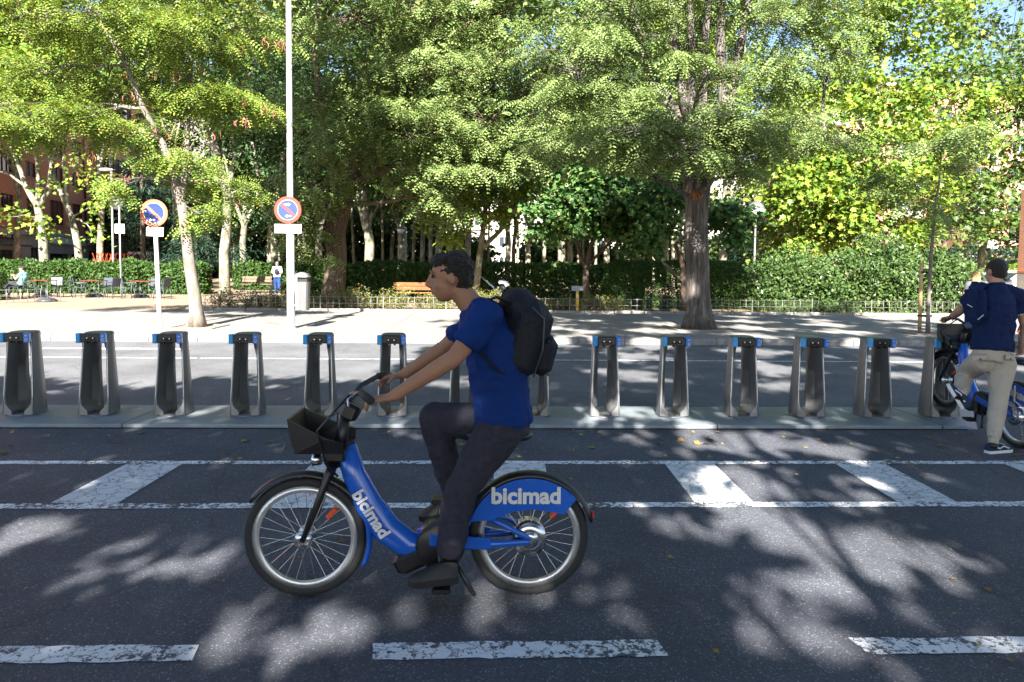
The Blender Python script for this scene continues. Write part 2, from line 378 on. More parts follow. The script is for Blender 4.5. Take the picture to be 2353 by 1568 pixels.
M['leaf_laurel'] = leaf_mat('laurel_leaf', [(0.028, 0.06, 0.018), (0.055, 0.1, 0.027), (0.1, 0.145, 0.04)], 0.18, 0.33)
M['leaf_rose'] = leaf_mat('rose_bush_leaf', [(0.06, 0.1, 0.025), (0.12, 0.17, 0.04), (0.18, 0.2, 0.05), (0.28, 0.14, 0.06)], 0.3)
M['leaf_conifer'] = leaf_mat('conifer_needle', [(0.012, 0.032, 0.018), (0.02, 0.048, 0.026)], 0.1)
M['leaf_shade'] = leaf_mat('dense_shade_leaf', [(0.02, 0.05, 0.014), (0.035, 0.075, 0.02)], 0.12)
M['leaf_dry'] = leaf_mat('fallen_leaf', [(0.22, 0.14, 0.05), (0.32, 0.2, 0.06), (0.17, 0.085, 0.03), (0.42, 0.32, 0.08), (0.2, 0.19, 0.06)], 0.1, 0.7)
M['globe'] = mat('opal_globe', (.7, .7, .68), .3)
M['pod'] = mat('seed_pod', (0.2, 0.055, 0.035), 0.4, var=0.2)
# ------------------------------------------------------------------ ground, road, platform, pavement
def sheet(name, x0, x1, y0, y1, z, m, parent=None, kind='structure'):
    o = MB().add([(x0, y0, z), (x1, y0, z), (x1, y1, z), (x0, y1, z)], [(0, 1, 2, 3)]).build(name, m, parent)
    if parent is None: tag(o, kind=kind)
    return o
sheet('ground', -600, 600, -300, 900, -0.03, M['soil'])
road = sheet('road', -80, 80, -14, 7.6, 0.0, M['asphalt'])
sheet('carriageway', -80, 80, 7.6, 14.52, 0.0, M['asphalt_worn'])
park = sheet('park_ground', -90, 90, 22.3, 130, 0.115, M['soil'])

def strip(name, x0, x1, y0, y1, skew=0.0, m='paint', z=0.004):
    """a painted strip with slightly ragged edges"""
    n = max(2, int((x1 - x0) / 0.06)); top = []; bot = []
    for i in range(n + 1):
        x = x0 + (x1 - x0) * i / n
        bot.append((x - skew / 2, y0 + random.uniform(-.007, .007), z)); top.append((x + skew / 2, y1 + random.uniform(-.007, .007), z))
    fs = [(i, i + 1, n + 2 + i, n + 1 + i) for i in range(n)]
    return MB().add(bot + top, fs).build(name, M[m], road)
strip('lane_line', -9, 9, 5.605, 5.695); strip('lane_line', -9, 9, 4.575, 4.675)
for x0, x1 in ((-5.92, -5.47), (-4.45, -4.0), (-2.95, -2.5), (-1.45, -1.02), (0.06, 0.48), (1.49, 1.91), (2.95, 3.38), (4.42, 4.86), (5.9, 6.34)):
    strip('hatch_bar', x0, x1, 4.679, 5.601, 0.03, 'paint_solid')
for x0, x1 in ((-4.55, -3.3), (-2.47, -1.22), (-0.475, 0.775), (1.64, 2.9), (3.75, 5.0)):
    strip('lane_dash', x0, x1, 2.785, 2.91, -0.02)
strip('lane_line', -30, 30, 11.9, 11.99)
strip('lane_dash', -8.4, -5.7, 13.1, 13.3)
strip('lane_dash', -17, -13.0, 13.1, 13.3)

# docking platform: low steel plates, dark joint in front
plat = empty('dock_platform', (0, 7.3, 0), 0, 'long grey metal platform plates under the row of bike docks', 'platform')
edges = [-9.6, -6.6, -3.62, -0.62, 2.38, 4.75]
for a, b in zip(edges[:-1], edges[1:]):
    MB().box(((a + b) / 2, 0.015, 0.021), (b - a - 0.006, 0.93, 0.042), bev=0.008).build('plate', M['plate'], plat)
MB().add([(4.755, -.45, .002), (4.755, .48, .002), (4.755, .48, .041), (4.755, -.45, .041), (5.12, -.45, .002), (5.75, .48, .002), (5.05, -.40, .02), (5.55, .46, .041)],
         [(0, 3, 2, 1), (3, 6, 7, 2), (6, 4, 5, 7), (0, 4, 6, 3), (1, 2, 7, 5)]).build('end_plate', M['plate'], plat)
MB().box((-2.3, -0.463, 0.004), (14.6, 0.022, 0.008)).build('joint_strip', M['dark_gap'], plat)

# pavement slabs, kerb stones
pave = sheet('pavement', -80, 80, 14.62, 22.3, 0.108, M['granite'])
slab_me = {}
x = -40.0; i = 0
while x < 40:
    w = 2.9
    for (y0, y1) in ((14.93, 18.2), (18.208, 22.28)):
        k = (round(y0, 2))
        if k not in slab_me: slab_me[k] = MB().box((0, 0, 0), (w - 0.01, y1 - y0, 0.03), bev=0.004).mesh('slab', M['concrete'])
        link('slab', slab_me[k], pave, (x + w / 2, (y0 + y1) / 2, 0.115 + 0.0012 * (i % 3)))
        i += 1
    x += w
paver = MB().box((0, 0, 0), (0.595, 0.29, 0.03), bev=0.004).mesh('paver', M['concrete'])
for k in range(-30, 40): link('paver', paver, pave, (k * 0.6 + 0.3, 14.775, 0.1155 + 0.001 * (k % 3)))
def kerb_mesh(seed):
    r = random.Random(seed); w = 0.985; vs = []; prof = [(-0.02, -0.01), (-0.02, 0.085), (0.0, 0.115), (0.03, 0.13), (0.15, 0.132), (0.15, -0.01)]
    n = 5
    for i in range(n + 1):
        for (y, z) in prof: vs.append((-w / 2 + w * i / n, y + r.uniform(-.005, .005), z + (r.uniform(-.005, .004) if z > 0 else 0)))
    fs = []
    for i in range(n):
        for j in range(5): fs.append((i * 6 + j, (i + 1) * 6 + j, (i + 1) * 6 + j + 1, i * 6 + j + 1))
    fs += [tuple(range(6)), tuple(range(n * 6 + 5, n * 6 - 1, -1))]
    return MB().add(vs, fs).mesh('kerb_stone', M['granite'])
kms = [kerb_mesh(s) for s in range(4)]
for k in range(-24, 25): link('kerb_stone', kms[k % 4], pave, (k + 0.45, 14.47 + 0.004 * (k % 2), 0.0))
edge = [MB().box((0, 0, 0), (0.98, 0.11, 0.16), bev=0.012).mesh('edging_stone', M['granite'])]
for k in range(-9, 24): link('edging_stone', edge[0], park, (k - 0.3, 22.36, 0.13 + 0.004 * (k % 3)))
def tree_pit(x, y, s):
    o = empty('tree_pit', (x, y, 0.13))
    MB().add([(-s, -s, .008), (s, -s, .008), (s, s, .008), (-s, s, .008)], [(0, 1, 2, 3)]).build('pit_soil', M['soil'], o)
    for sx, sy, wx, wy in ((0, -1, 2 * s + .12, .1), (0, 1, 2 * s + .12, .1), (-1, 0, .1, 2 * s - .1), (1, 0, .1, 2 * s - .1)):
        MB().box((sx * (s + .01), sy * (s + .01), .012), (wx, wy, .03), bev=.005).build('pit_edge', M['granite'], o)
    o['kind'] = 'structure'
tree_pit(-6.86, 16.4, 0.5); tree_pit(5.38, 17.0, 0.72); tree_pit(10.6, 16.15, 0.45)
mh = MB().lathe([(0.0, 0.006), (0.36, 0.006), (0.37, 0.0)], (-5.6, 17.3, 0.131), 24).build('manhole_cover', M['granite'])
tag(mh, 'worn round access cover set in the pavement left of the lamp post', 'manhole')

# ------------------------------------------------------------------ buildings
def wall_open(L, H, ops, depth=0.22):
    """wall in local xz (outer face y=0 looking to -y) with recessed openings; returns MB"""
    xs = sorted({0.0, L, *[a for o in ops for a in (o[0], o[1])]}); zs = sorted({0.0, H, *[a for o in ops for a in (o[2], o[3])]})
    mb = MB()
    for i in range(len(xs) - 1):
        for j in range(len(zs) - 1):
            cx, cz = (xs[i] + xs[i + 1]) / 2, (zs[j] + zs[j + 1]) / 2
            if any(o[0] < cx < o[1] and o[2] < cz < o[3] for o in ops): continue
            mb.add([(xs[i], 0, zs[j]), (xs[i + 1], 0, zs[j]), (xs[i + 1], 0, zs[j + 1]), (xs[i], 0, zs[j + 1])], [(0, 1, 2, 3)])
    for (a, b, c, d) in [o[:4] for o in ops]:
        mb.add([(a, 0, c), (b, 0, c), (b, 0, d), (a, 0, d), (a, depth, c), (b, depth, c), (b, depth, d), (a, depth, d)],
               [(0, 4, 5, 1), (1, 5, 6, 2), (2, 6, 7, 3), (3, 7, 4, 0)])
    mb.add([(0, 0, H), (L, 0, H), (L, 12, H), (0, 12, H), (0, 12, 0), (L, 12, 0), (0, 0, 0), (L, 0, 0)], [(0, 1, 2, 3), (3, 2, 5, 4), (0, 3, 4, 6), (1, 7, 5, 2)])
    return mb
def window(parent, a, b, c, d, frame_m, glass_m, depth=0.2, bars=1, sill=True, shut=None):
    w = MB()
    t = 0.07
    for (x0, x1, z0, z1) in ((a, b, c, c + t), (a, b, d - t, d), (a, a + t, c + t, d - t), (b - t, b, c + t, d - t)):
        w.box(((x0 + x1) / 2, depth - 0.05, (z0 + z1) / 2), (x1 - x0, 0.08, z1 - z0))
    for k in range(bars):
        x = a + (b - a) * (k + 1) / (bars + 1); w.box((x, depth - 0.05, (c + d) / 2), (0.06, 0.075, d - c - 2 * t))
    o = w.build('window', frame_m, parent)
    MB().add([(a + .01, depth - .03, c + .01), (b - .01, depth - .03, c + .01), (b - .01, depth - .03, d - .01), (a + .01, depth - .03, d - .01)], [(0, 1, 2, 3)]).build('pane', shut or glass_m, o)
    if sill: MB().box(((a + b) / 2, -0.03, c - 0.035), (b - a + 0.12, 0.14, 0.06)).build('sill', M['stone'], o)
    return o
M['stone'] = mat('pale_stone', (0.36, 0.34, 0.3), 0.85, var=0.15, vscale=2)
M['brick_red'] = brick('red_brick', (0.5, 0.15, 0.07), (0.58, 0.19, 0.085), (0.42, 0.32, 0.25), 2.2)
M['brick_pink'] = brick('orange_brick', (0.5, 0.2, 0.12), (0.55, 0.24, 0.15), (0.5, 0.36, 0.28), 2.2)
M['maroon'] = mat('maroon_paint', (0.09, 0.02, 0.025), 0.5)
M['shutter'] = mat('brown_shutter', (0.1, 0.035, 0.022), 0.6, bump=0.3, bscale=30)
M['pale_wall'] = mat('pale_render', (0.4, 0.37, 0.33), 0.85, var=0.08, vscale=0.5)
M['grey_wall'] = mat('grey_stone_wall', (0.17, 0.155, 0.145), 0.85, var=0.12, vscale=0.7)
M['sign_teal'] = mat('sign_green_letter', (0.02, 0.17, 0.12), 0.5)
M['sign_orange'] = mat('sign_orange_letter', (0.6, 0.1, 0.015), 0.5)
M['garage_blue'] = mat('garage_blue', (0.03, 0.06, 0.25), 0.5)

FA, FB = Vector((-36, 50, 0)), Vector((-44, 90, 0))
fu = (FB - FA).normalized(); FO = FA - fu * 12
rz_f = atan2(fu.y, fu.x)
bl = empty('brick_apartment_block', (FO.x, FO.y, 0.05), rz_f, 'red brick apartment block with shop fronts behind the left hedge', 'building')
def FZ(zx, zy):
    """a point of the street view, as (along, up) on the facade"""
    d = ray(zx / 4.0, 402.1 + zy / 4.0); c = Vector((0, 0, CAMZ)); nrm = Vector((fu.y, -fu.x, 0))
    t = (FO - c).dot(nrm) / d.dot(nrm); p = c + d * t
    return (p - FO).dot(fu), p.z - 0.05
def rect(x0, y0, x1, y1):
    a, _ = FZ(x0, (y0 + y1) / 2); b, _ = FZ(x1, (y0 + y1) / 2); _, t = FZ((x0 + x1) / 2, y0); _, bo = FZ((x0 + x1) / 2, y1)
    return [a, b, max(0.02, bo), t]
low = [rect(8, 175, 133, 340), rect(248, 225, 345, 365), rect(462, 240, 590, 462), rect(668, 272, 765, 415), rect(832, 305, 890, 430), rect(1130, 310, 1225, 512)]
zb, zt = FZ(0, 490)[1], 0
GH = zb                                     # top of the ground floor
shops = [[*FZ(0, 700)[:1], FZ(140, 700)[0], 0.9, GH - 1.6], [FZ(285, 700)[0], FZ(372, 700)[0], 0.02, GH - 1.3], [FZ(458, 700)[0], FZ(640, 700)[0], 0.4, GH - 1.75],
         [FZ(655, 700)[0], FZ(770, 700)[0], 0.4, GH - 1.75], [FZ(815, 700)[0], FZ(1030, 700)[0], 0.4, GH - 1.35], [FZ(1135, 700)[0], FZ(1290, 700)[0], 0.02, GH - 0.9], [FZ(1500, 700)[0], FZ(1640, 700)[0], 0.02, GH - 0.9]]
L, H = 82.0, 25.0
up = []
sills = [o[2] for o in low]; 
for fl in range(0, 6):
    for k, o in enumerate(low):
        up.append([o[0], o[1], o[2] + 3.05 * fl, o[3] + 3.05 * fl])
    for s0 in range(4):
        a = low[-1][1] + 4 + s0 * 6.5; up.append([a, a + 1.6, GH + 1.2 + 3.05 * fl, GH + 2.5 + 3.05 * fl])
    for s0 in (1.0, 4.5): up.append([s0, s0 + 1.3, GH + 1.2 + 3.05 * fl, GH + 2.5 + 3.05 * fl])
up = [o for o in up if o[3] < H - 0.3 and o[0] > 0 and o[1] < L]
up = [[o[0], o[1], o[2] - GH, o[3] - GH] for o in up]
w = wall_open(L, H - GH, up).build('wall', M['brick_red'], bl, (0, 0, GH))
gw = wall_open(L, GH - 0.35, shops, 0.35).build('ground_floor_wall', M['stone'], bl)
MB().box((L / 2, -0.06, GH - 0.17), (L, 0.3, 0.34)).build('cornice', M['stone'], bl)
for k, o in enumerate(up):
    sh = M['shutter'] if (k % 12) in (1, 2, 3) or random.random() < 0.25 else None
    window(bl, o[0], o[1], o[2] + GH, o[3] + GH, M['maroon'], M['glass'], 0.2, 1 + (o[1] - o[0] > 2), True, sh)
for k, o in enumerate(shops):
    window(bl, *o, M['maroon'], M['garage_blue'] if k >= 5 else M['glass_teal'], 0.32, 1 + (k == 5) * 4, False)
# bay window columns
ba, bb = FZ(905, 400)[0], FZ(1105, 400)[0]
for fl in range(0, 5):
    z0 = GH + 0.1 + 3.05 * fl
    bay = MB().box(((ba + bb) / 2, -0.55, z0 + 0.45), (bb - ba, 1.1, 0.9)).box(((ba + bb) / 2, -0.55, z0 + 2.75), (bb - ba, 1.1, 0.5)).build('bay_window', M['brick_red'], bl)
    fr = MB()
    for q in range(5): fr.box((ba + 0.06 + (bb - ba - 0.12) * q / 4, -1.04, z0 + 1.7), (0.09, 0.09, 1.6))
    fr.box((ba + 0.06, -0.5, z0 + 1.7), (0.09, 0.09, 1.6))
    fr.box(((ba + bb) / 2, -1.04, z0 + 2.1), (bb - ba, 0.07, 0.06)).build('bay_frame', M['maroon'], bay)
    MB().box(((ba + bb) / 2, -0.52, z0 + 1.7), (bb - ba - 0.1, 1.0, 1.598)).build('pane', M['glass'], bay)
for dx in (FZ(172, 300)[0], FZ(775, 400)[0], FZ(1275, 450)[0]):
    MB().tube([(dx, -0.12, GH), (dx, -0.12, H)], 0.09, 8).build('downpipe', M['maroon'], bl)
# shop signs
def shop_sign(x0, y0, x1, y1, m):
    a, b, c, d = rect(x0, y0, x1, y1)
    return MB().box(((a + b) / 2, -0.12, (c + d) / 2), (b - a, 0.12, d - c)).build('shop_sign', m, bl), a, b, c, d
s, a, b, c, d = shop_sign(-60, 522, 147, 592, M['maroon'])
put_text('O RIO', 0.8 * (d - c), M['white'], s, frame((b - 1.9, -0.185, (c + d) / 2), (1, 0, 0), (0, 0, 1)), extrude=0.01)
ar = MB().tube([(b - 0.62 + 0.2 * cos(t), -0.19, (c + d) / 2 - 0.05 + 0.24 * sin(t)) for t in np.linspace(-0.6, pi + 0.6, 12)], 0.02, 5)
ar.tube([(b - 0.62 + 0.1 * cos(t), -0.19, (c + d) / 2 - 0.05 + 0.13 * sin(t)) for t in np.linspace(-0.6, pi + 0.6, 10)], 0.02, 5).build('emblem', M['white'], s)
MB().box(((a + b) / 2, -0.6, c - 0.45), (b - a, 1.1, 0.1)).build('awning', M['maroon'], bl)
s, a, b, c, d = shop_sign(455, 548, 770, 640, M['white'])
hh = d - c; tl = b - a
me1 = text_mesh('rutas', hh * 0.95, M['sign_teal'], 0.01, bold=0.012, align='RIGHT'); me2 = text_mesh('pangea', hh * 0.95, M['sign_orange'], 0.01, bold=0.012, align='LEFT')
o = link('lettering', me1, s); o.matrix_local = frame((a + tl * 0.38, -0.185, (c + d) / 2), (1, 0, 0), (0, 0, 1))
o = link('lettering', me2, s); o.matrix_local = frame((a + tl * 0.385, -0.185, (c + d) / 2), (1, 0, 0), (0, 0, 1))
wid = max(v.co.x for v in me2.vertices); sc = tl * 0.36 / max(wid, .01)
for ch in s.children: ch.matrix_local = ch.matrix_local @ Matrix.Diagonal((min(sc, 1.6), 1, 1, 1))
s, a, b, c, d = shop_sign(800, 622, 1035, 655, M['pale_wall'])

def block(name, label, x0, x1, y, H, wall_m, nx, nz, wz, ww, hz, glass=M['glass'], balcony=False, rz=0.0, sill=True):
    o = empty(name, (x0, y, 0.05), rz, label, 'building'); L = x1 - x0; ops = []
    for i in range(nx):
        for j in range(nz):
            cx = L * (i + 0.5) / nx; z = wz + j * hz; ops.append([cx - ww / 2, cx + ww / 2, z, z + 1.5])
    ops = [q for q in ops if q[3] < H - 0.4]
    wall_open(L, H, ops).build('wall', wall_m, o)
    for q in ops:
        window(o, *q, M['white'], glass, 0.2, 1, sill)
        if balcony and (int(q[0] / (L / nx)) % 2 == 0):
            bx = (q[0] + q[1]) / 2; bl_ = MB().box((bx, -0.5, q[2] - 0.75), (ww + 1.2, 1.0, 0.16)).box((bx, -0.97, q[2] - 0.25), (ww + 1.2, 0.06, 0.9))
            bl_.box((bx - ww / 2 - 0.57, -0.5, q[2] - 0.25), (0.06, 0.9, 0.9)).box((bx + ww / 2 + 0.57, -0.5, q[2] - 0.25), (0.06, 0.9, 0.9)).build('balcony', M['pale_wall'], o)
    MB().box((L / 2, 5.9, H + 0.12), (L + 0.5, 12.6, 0.24)).build('roof', M['stone'], o)
    return o
block('pale_apartment_block', 'pale rendered building glimpsed between the trunks behind the middle hedge', -22, 46, 104, 17, M['pale_wall'], 18, 5, 1.4, 1.6, 3.1)
block('grey_stone_block', 'grey stone building in shade behind the park trees beside the brick block', -50, -23, 88, 20, M['grey_wall'], 8, 6, 1.2, 1.6, 3.1)
block('orange_brick_block', 'orange brick apartment block with balconies behind the right plane trees', 33, 82, 70, 20.5, M['brick_pink'], 12, 6, 1.6, 1.7, 3.1, balcony=True)

# ------------------------------------------------------------------ trees
def T_arr(v, f): return np.array(v, dtype=np.float32), np.array(f, dtype=np.int32)
T_KITE = T_arr([(0, 0, 0), (.45, .3, .07), (1, 0, -.04), (.45, -.3, .07)], [(0, 1, 2), (0, 2, 3)])
T_SLIM = T_arr([(0, 0, 0), (.45, .19, .05), (1, 0, -.05), (.45, -.19, .05)], [(0, 1, 2), (0, 2, 3)])
T_ROUND = T_arr([(0, 0, 0), (.25, .42, .05), (.7, .4, .05), (1, 0, -.05), (.7, -.4, .05), (.25, -.42, .05)], [(0, 1, 2), (0, 2, 3), (0, 3, 4), (0, 4, 5)])
T_PLANE = T_arr([(0, 0, 0), (.05, .42, .08), (.3, .25, .03), (.5, .52, .06), (.6, .2, .0), (1, 0, -.08), (.6, -.2, 0), (.5, -.52, .06), (.3, -.25, .03), (.05, -.42, .08)],
                [(0, 1, 2), (0, 2, 4), (2, 3, 4), (0, 4, 5), (0, 5, 6), (0, 6, 8), (6, 7, 8), (0, 8, 9)])
def frond_template(pairs, ll, droop, wd):
    v = []; f = []
    for i in range(pairs):
        x = 0.14 + 0.82 * i / (pairs - 1); z = -droop * x * x; l = ll * (1 - 0.45 * abs(i / (pairs - 1) - 0.4))
        for s in (-1, 1):
            b = len(v); v += [(x, 0.0, z), (x + wd + .02, l * 0.5 * s, z - 0.01), (x + 0.06, l * s, z - 0.05), (x - wd + .05, l * .55 * s, z - .02)]; f += [(b, b + 1, b + 2), (b, b + 2, b + 3)]
    return T_arr(v, f)
T_FROND = frond_template(5, 0.22, 0.3, .085)
T_FROND_S = frond_template(4, 0.25, 0.3, .11)
T_NEEDLE = T_arr([(0, .03, 0), (0, -.03, 0), (1, .0, -.1), (.5, .12, -.03), (.5, -.12, -.03)], [(0, 1, 2), (0, 3, 2), (1, 2, 4)])
def norm(a): return a / np.maximum(np.linalg.norm(a, axis=1, keepdims=True), 1e-6)
def leaf_mesh(name, C, D, N, S, T, m):
    tv, tf = T; n = len(C)
    D = norm(D); N = N - D * (N * D).sum(1, keepdims=True); N = norm(N); B = np.cross(N, D)
    S = S.reshape(-1, 1)
    v = (C[:, None, :] + (S * D)[:, None, :] * tv[None, :, 0:1] + (S * B)[:, None, :] * tv[None, :, 1:2] + (S * N)[:, None, :] * tv[None, :, 2:3])
    f = tf[None] + (np.arange(n) * len(tv))[:, None, None]
    return np_mesh(name, v.reshape(-1, 3), f.reshape(-1, 3), m)
def sprays(C, O, k, sr, droop, size, flat=1.0, jn=.55):
    """k leaves round each spray centre C with outward direction O"""
    n = len(C)
    c = np.repeat(C, k, 0) + rng.normal(0, sr, (n * k, 3)) * [1, 1, 0.7]
    d = np.repeat(O, k, 0) * 0.7 + rng.normal(0, 0.75, (n * k, 3)); d[:, 2] = d[:, 2] * 0.6 - droop
    nn = rng.normal(0, jn, (n * k, 3)) + np.array([-0.05, -0.35, 0.85]) * flat
    s = size * rng.uniform(0.65, 1.25, n * k)
    return c, d, nn, s
def frond_sprays(C, O, k, size, droop):
    """k pinnate leaves set left and right along a drooping twig at each spray"""
    n = len(C); t = norm(O * [1, 1, .4] + rng.normal(0, .3, (n, 3)) + [0, 0, -.12]); s = norm(np.cross(t, [0, 0, 1.]) + rng.normal(0, .12, (n, 3)))
    cs, ds, ns_, ss = [], [], [], []
    for j in range(k):
        a = (j + .5) / k; sg = 1 if j % 2 else -1
        if j == k - 1: d = t + [0, 0, -droop * .7]
        else: d = t * (.4 + .35 * a) + s * sg * (.85 - .35 * a) + [0, 0, -droop * .75]
        cs.append(C + t * (a - .35) * size * 1.7 + rng.normal(0, .02, (n, 3))); ds.append(d + rng.normal(0, .14, (n, 3)))
        ns_.append(np.array([-.05, -.38, .85]) + rng.normal(0, .24, (n, 3))); ss.append(size * (1 - .2 * a) * rng.uniform(.75, 1.2, n))
    return np.concatenate(cs), np.concatenate(ds), np.concatenate(ns_), np.concatenate(ss)
def ell_pts(n, c, r, hollow=0.45):
    m = max(3, n // 6); r = np.array(r, dtype=float)
    u = norm(rng.normal(0, 1, (m, 3))); q = hollow + (1 - hollow) * rng.random((m, 1)) ** 0.6
    sub = u * q * r; pick = rng.integers(0, m, n)                 # leafy bunches with gaps between them
    p = sub[pick] + rng.normal(0, 1, (n, 3)) * np.minimum(r * 0.2, 0.55) * [1, 1, .8]
    return np.array(c) + p, norm(p / r + u[pick] * .5)
def trunk_mb(pts, rad, n=14, rough=0.0, flare=True):
    """tapered trunk with an uneven, ridged surface"""
    pts = [Vector(p) for p in pts]; P2 = []; R2 = []
    for i in range(len(pts) - 1):
        st = max(2, int((pts[i + 1] - pts[i]).length / 0.3))
        for k in range(st):
            t = k / st; P2.append(pts[i].lerp(pts[i + 1], t)); R2.append(rad[i] * (1 - t) + rad[i + 1] * t)
    P2.append(pts[-1]); R2.append(rad[-1])
    if flare:
        for i, p in enumerate(P2):
            h = p.z - P2[0].z; R2[i] *= 1 + 0.35 * math.exp(-h / 0.18)
    mb = MB(); mb.tube(P2, R2, n)
    if rough:
        ph = [random.uniform(0, 6.28) for _ in range(6)]
        for i in range(len(P2)):
            for k in range(n):
                idx = i * n + k; v = Vector(mb.v[idx]); d = v - P2[i]; th = 2 * pi * k / n
                q = 1 + rough * (0.5 * sin(3 * th + ph[0] + i * .12) + 0.35 * sin(7 * th + ph[1] - i * .2) + 0.4 * random.uniform(-1, 1))
                mb.v[idx] = tuple(P2[i] + d * q)
    return mb
def bend(a, b, n=5, sag=0.15):
    a, b = Vector(a), Vector(b); out = []; off = Vector((random.uniform(-1, 1), random.uniform(-1, 1), random.uniform(0.2, 1))) * (b - a).length * sag
    for i in range(n + 1):
        t = i / n; j = Vector((random.uniform(-1, 1), random.uniform(-1, 1), random.uniform(-1, 1))) * (b - a).length * 0.025 * (0 < i < n)
        out.append(a.lerp(b, t) + off * (4 * t * (1 - t)) * 0.5 + j)
    return out
def tree(name, label, trunk, rad, clumps, leaf, T, size, k, bark_m, group=None, fork=None, stems=(), rough=0.06, sr=0.16, droop=0.25, n=14, limb_r=0.5, flat=1.0, hollow=0.45, twigs=None, cat='tree', high=()):
    """trunk: points; clumps: (centre, radii, number of sprays); stems: extra (points, radii) forks"""
    base = Vector(trunk[0]); o = empty(name, base, 0, label, cat, group)
    L_ = lambda p: Vector(p) - base
    tm = trunk_mb([L_(p) for p in trunk], rad, n, rough)
    for pts, rr in stems: 
        q = trunk_mb([L_(p) for p in pts], rr, max(7, n - 4), rough, False); tm.add(q.v, q.f, 0, True)
    tm.build('trunk', bark_m, o)
    starts = [Vector(trunk[-1])] + [Vector(p) for s_ in stems for p in s_[0][1:]] + [Vector(p) for p in trunk[len(trunk) // 2:]]
    br = MB(); Cs = []; Os = []; twigs = (.3 if base.y < 30 else .13) if twigs is None else twigs
    for c, r, ns in clumps:
        c = Vector(c); cand = [s_ for s_ in starts if s_.z < c.z + 0.6] or starts
        st = min(cand, key=lambda p: (p - c).length + 0.6 * max(0, p.z - c.z))
        ln = (c - st).length; r0 = min(rad[-1] * limb_r, 0.022 * ln + 0.015)
        path = bend(st, c, 6)
        br.tube([L_(p) for p in path], [r0 * (1 - 0.75 * i / 6) for i in range(7)], 6, False)
        pts, u = ell_pts(ns, c, r, hollow)
        Cs.append(pts); Os.append(u)
        for j in range(int(ns * twigs)):
            q = Vector(pts[random.randrange(ns)]); s0 = path[random.randrange(3, 7)]
            br.tube([L_(p) for p in bend(s0, q, 3, 0.1)], [r0 * 0.28, r0 * 0.2, r0 * 0.13, 0.004], 4, False)
    C = np.concatenate(Cs); O = np.concatenate(Os)
    if high:                                                  # the crown goes on above the picture
        hp = np.concatenate([ell_pts(90, c_, r_, .3)[0] for c_, r_ in high]); c, d, nn, s = sprays(hp, norm(rng.normal(0, 1, hp.shape)), 9, .3, .2, .42)
        link('upper_crown', leaf_mesh('upper_crown', c - np.array(base), d, nn, s, T_KITE, leaf), o)
        for c_, r_ in high: br.tube([L_(p) for p in bend(max(starts, key=lambda p: p.z), c_, 5)], [.07, .06, .045, .03, .02, .01], 5, False)
    c, d, nn, s = frond_sprays(C, O, k, size, droop) if T is T_FROND or T is T_FROND_S else sprays(C, O, k, sr, droop, size, flat)
    link('crown', leaf_mesh('crown', c - np.array(base), d, nn, s, T, leaf), o)
    br.build('branches', bark_m, o)
    return o
def PC(px, py, rpx, rpy, Y, ry, ns):
    p = P(px, py, Y); return (p, (rpx * Y / FPX, ry, rpy * Y / FPX), ns)

# honey locust with a thin leaning trunk and hanging pods, on the pavement beside the no-parking sign
Yl = 16.35
lt = [G(455, 752, 0.13)] + [P(x, y, Yl) for x, y in ((447, 680), (436, 610), (428, 540), (418, 470), (405, 420), (385, 350))]
lst = [([P(405, 420, Yl), P(375, 330, Yl), P(330, 250, Yl - .3), P(290, 150, Yl - .5), P(210, 10, Yl - .8)], [0.085, 0.075, 0.06, 0.05, 0.03]),
       ([P(418, 470, Yl), P(428, 360, Yl + .2), P(432, 260, Yl + .4), P(440, 120, Yl + .5), P(470, -60, Yl + .6)], [0.08, 0.07, 0.06, 0.05, 0.03]),
       ([P(410, 440, Yl), P(470, 330, Yl + .5), P(520, 240, Yl + .8), P(590, 150, Yl + 1)], [0.05, 0.045, 0.04, 0.02])]
lcl = [PC(*a) for a in ((60, 285, 90, 26, 15.6, 1.0, 95), (190, 275, 90, 28, 15.8, 1.0, 85), (330, 300, 80, 30, 16, 1.0, 75), (280, 110, 110, 45, 17.6, 1.3, 120), (430, 90, 110, 50, 15.7, 1.3, 130),
        (540, 60, 90, 40, 16.5, 1.2, 85), (200, 40, 120, 45, 15.2, 1.2, 130), (440, 365, 80, 20, 16.2, 0.8, 50), (400, 420, 50, 14, 17, .6, 26), (255, 420, 60, 12, 15.6, .5, 20),
        (455, 490, 34, 28, 16.3, .4, 34), (520, 420, 50, 20, 16.8, .5, 26), (555, 455, 40, 12, 17.0, .4, 14), (560, 250, 90, 22, 16.4, .9, 60), (480, 220, 90, 35, 16.2, 1, 80),
        (350, 215, 110, 28, 17.4, 1, 75), (100, 170, 100, 40, 15.8, 1.2, 90), (420, 180, 80, 30, 17.5, 1, 50), (-120, 250, 90, 60, 16, 1.3, 90), (60, -60, 150, 60, 16, 1.5, 120), (380, -80, 200, 70, 16, 2, 190))]
lhi = [(Vector(lt[0]) + Vector((x_, y_, z_)), (2.2, 1.8, 1.3)) for x_, y_, z_ in ((-3, 0, 10), (0, .5, 10.4), (2.2, 0, 9.8), (-1.5, -.6, 12.2), (1.2, .8, 12.6), (-.3, 0, 14.4))]
loc = tree('honey_locust_tree', 'honey locust with slim leaning trunk and red-brown pods beside the square-post sign', lt, [0.155, 0.14, 0.13, 0.12, 0.11, 0.1, 0.06], lcl, M['leaf_locust'], T_FROND, 0.36, 7, M['bark_light'],
           stems=lst, rough=0.05, sr=0.14, droop=0.4, high=lhi)
pods = MB()
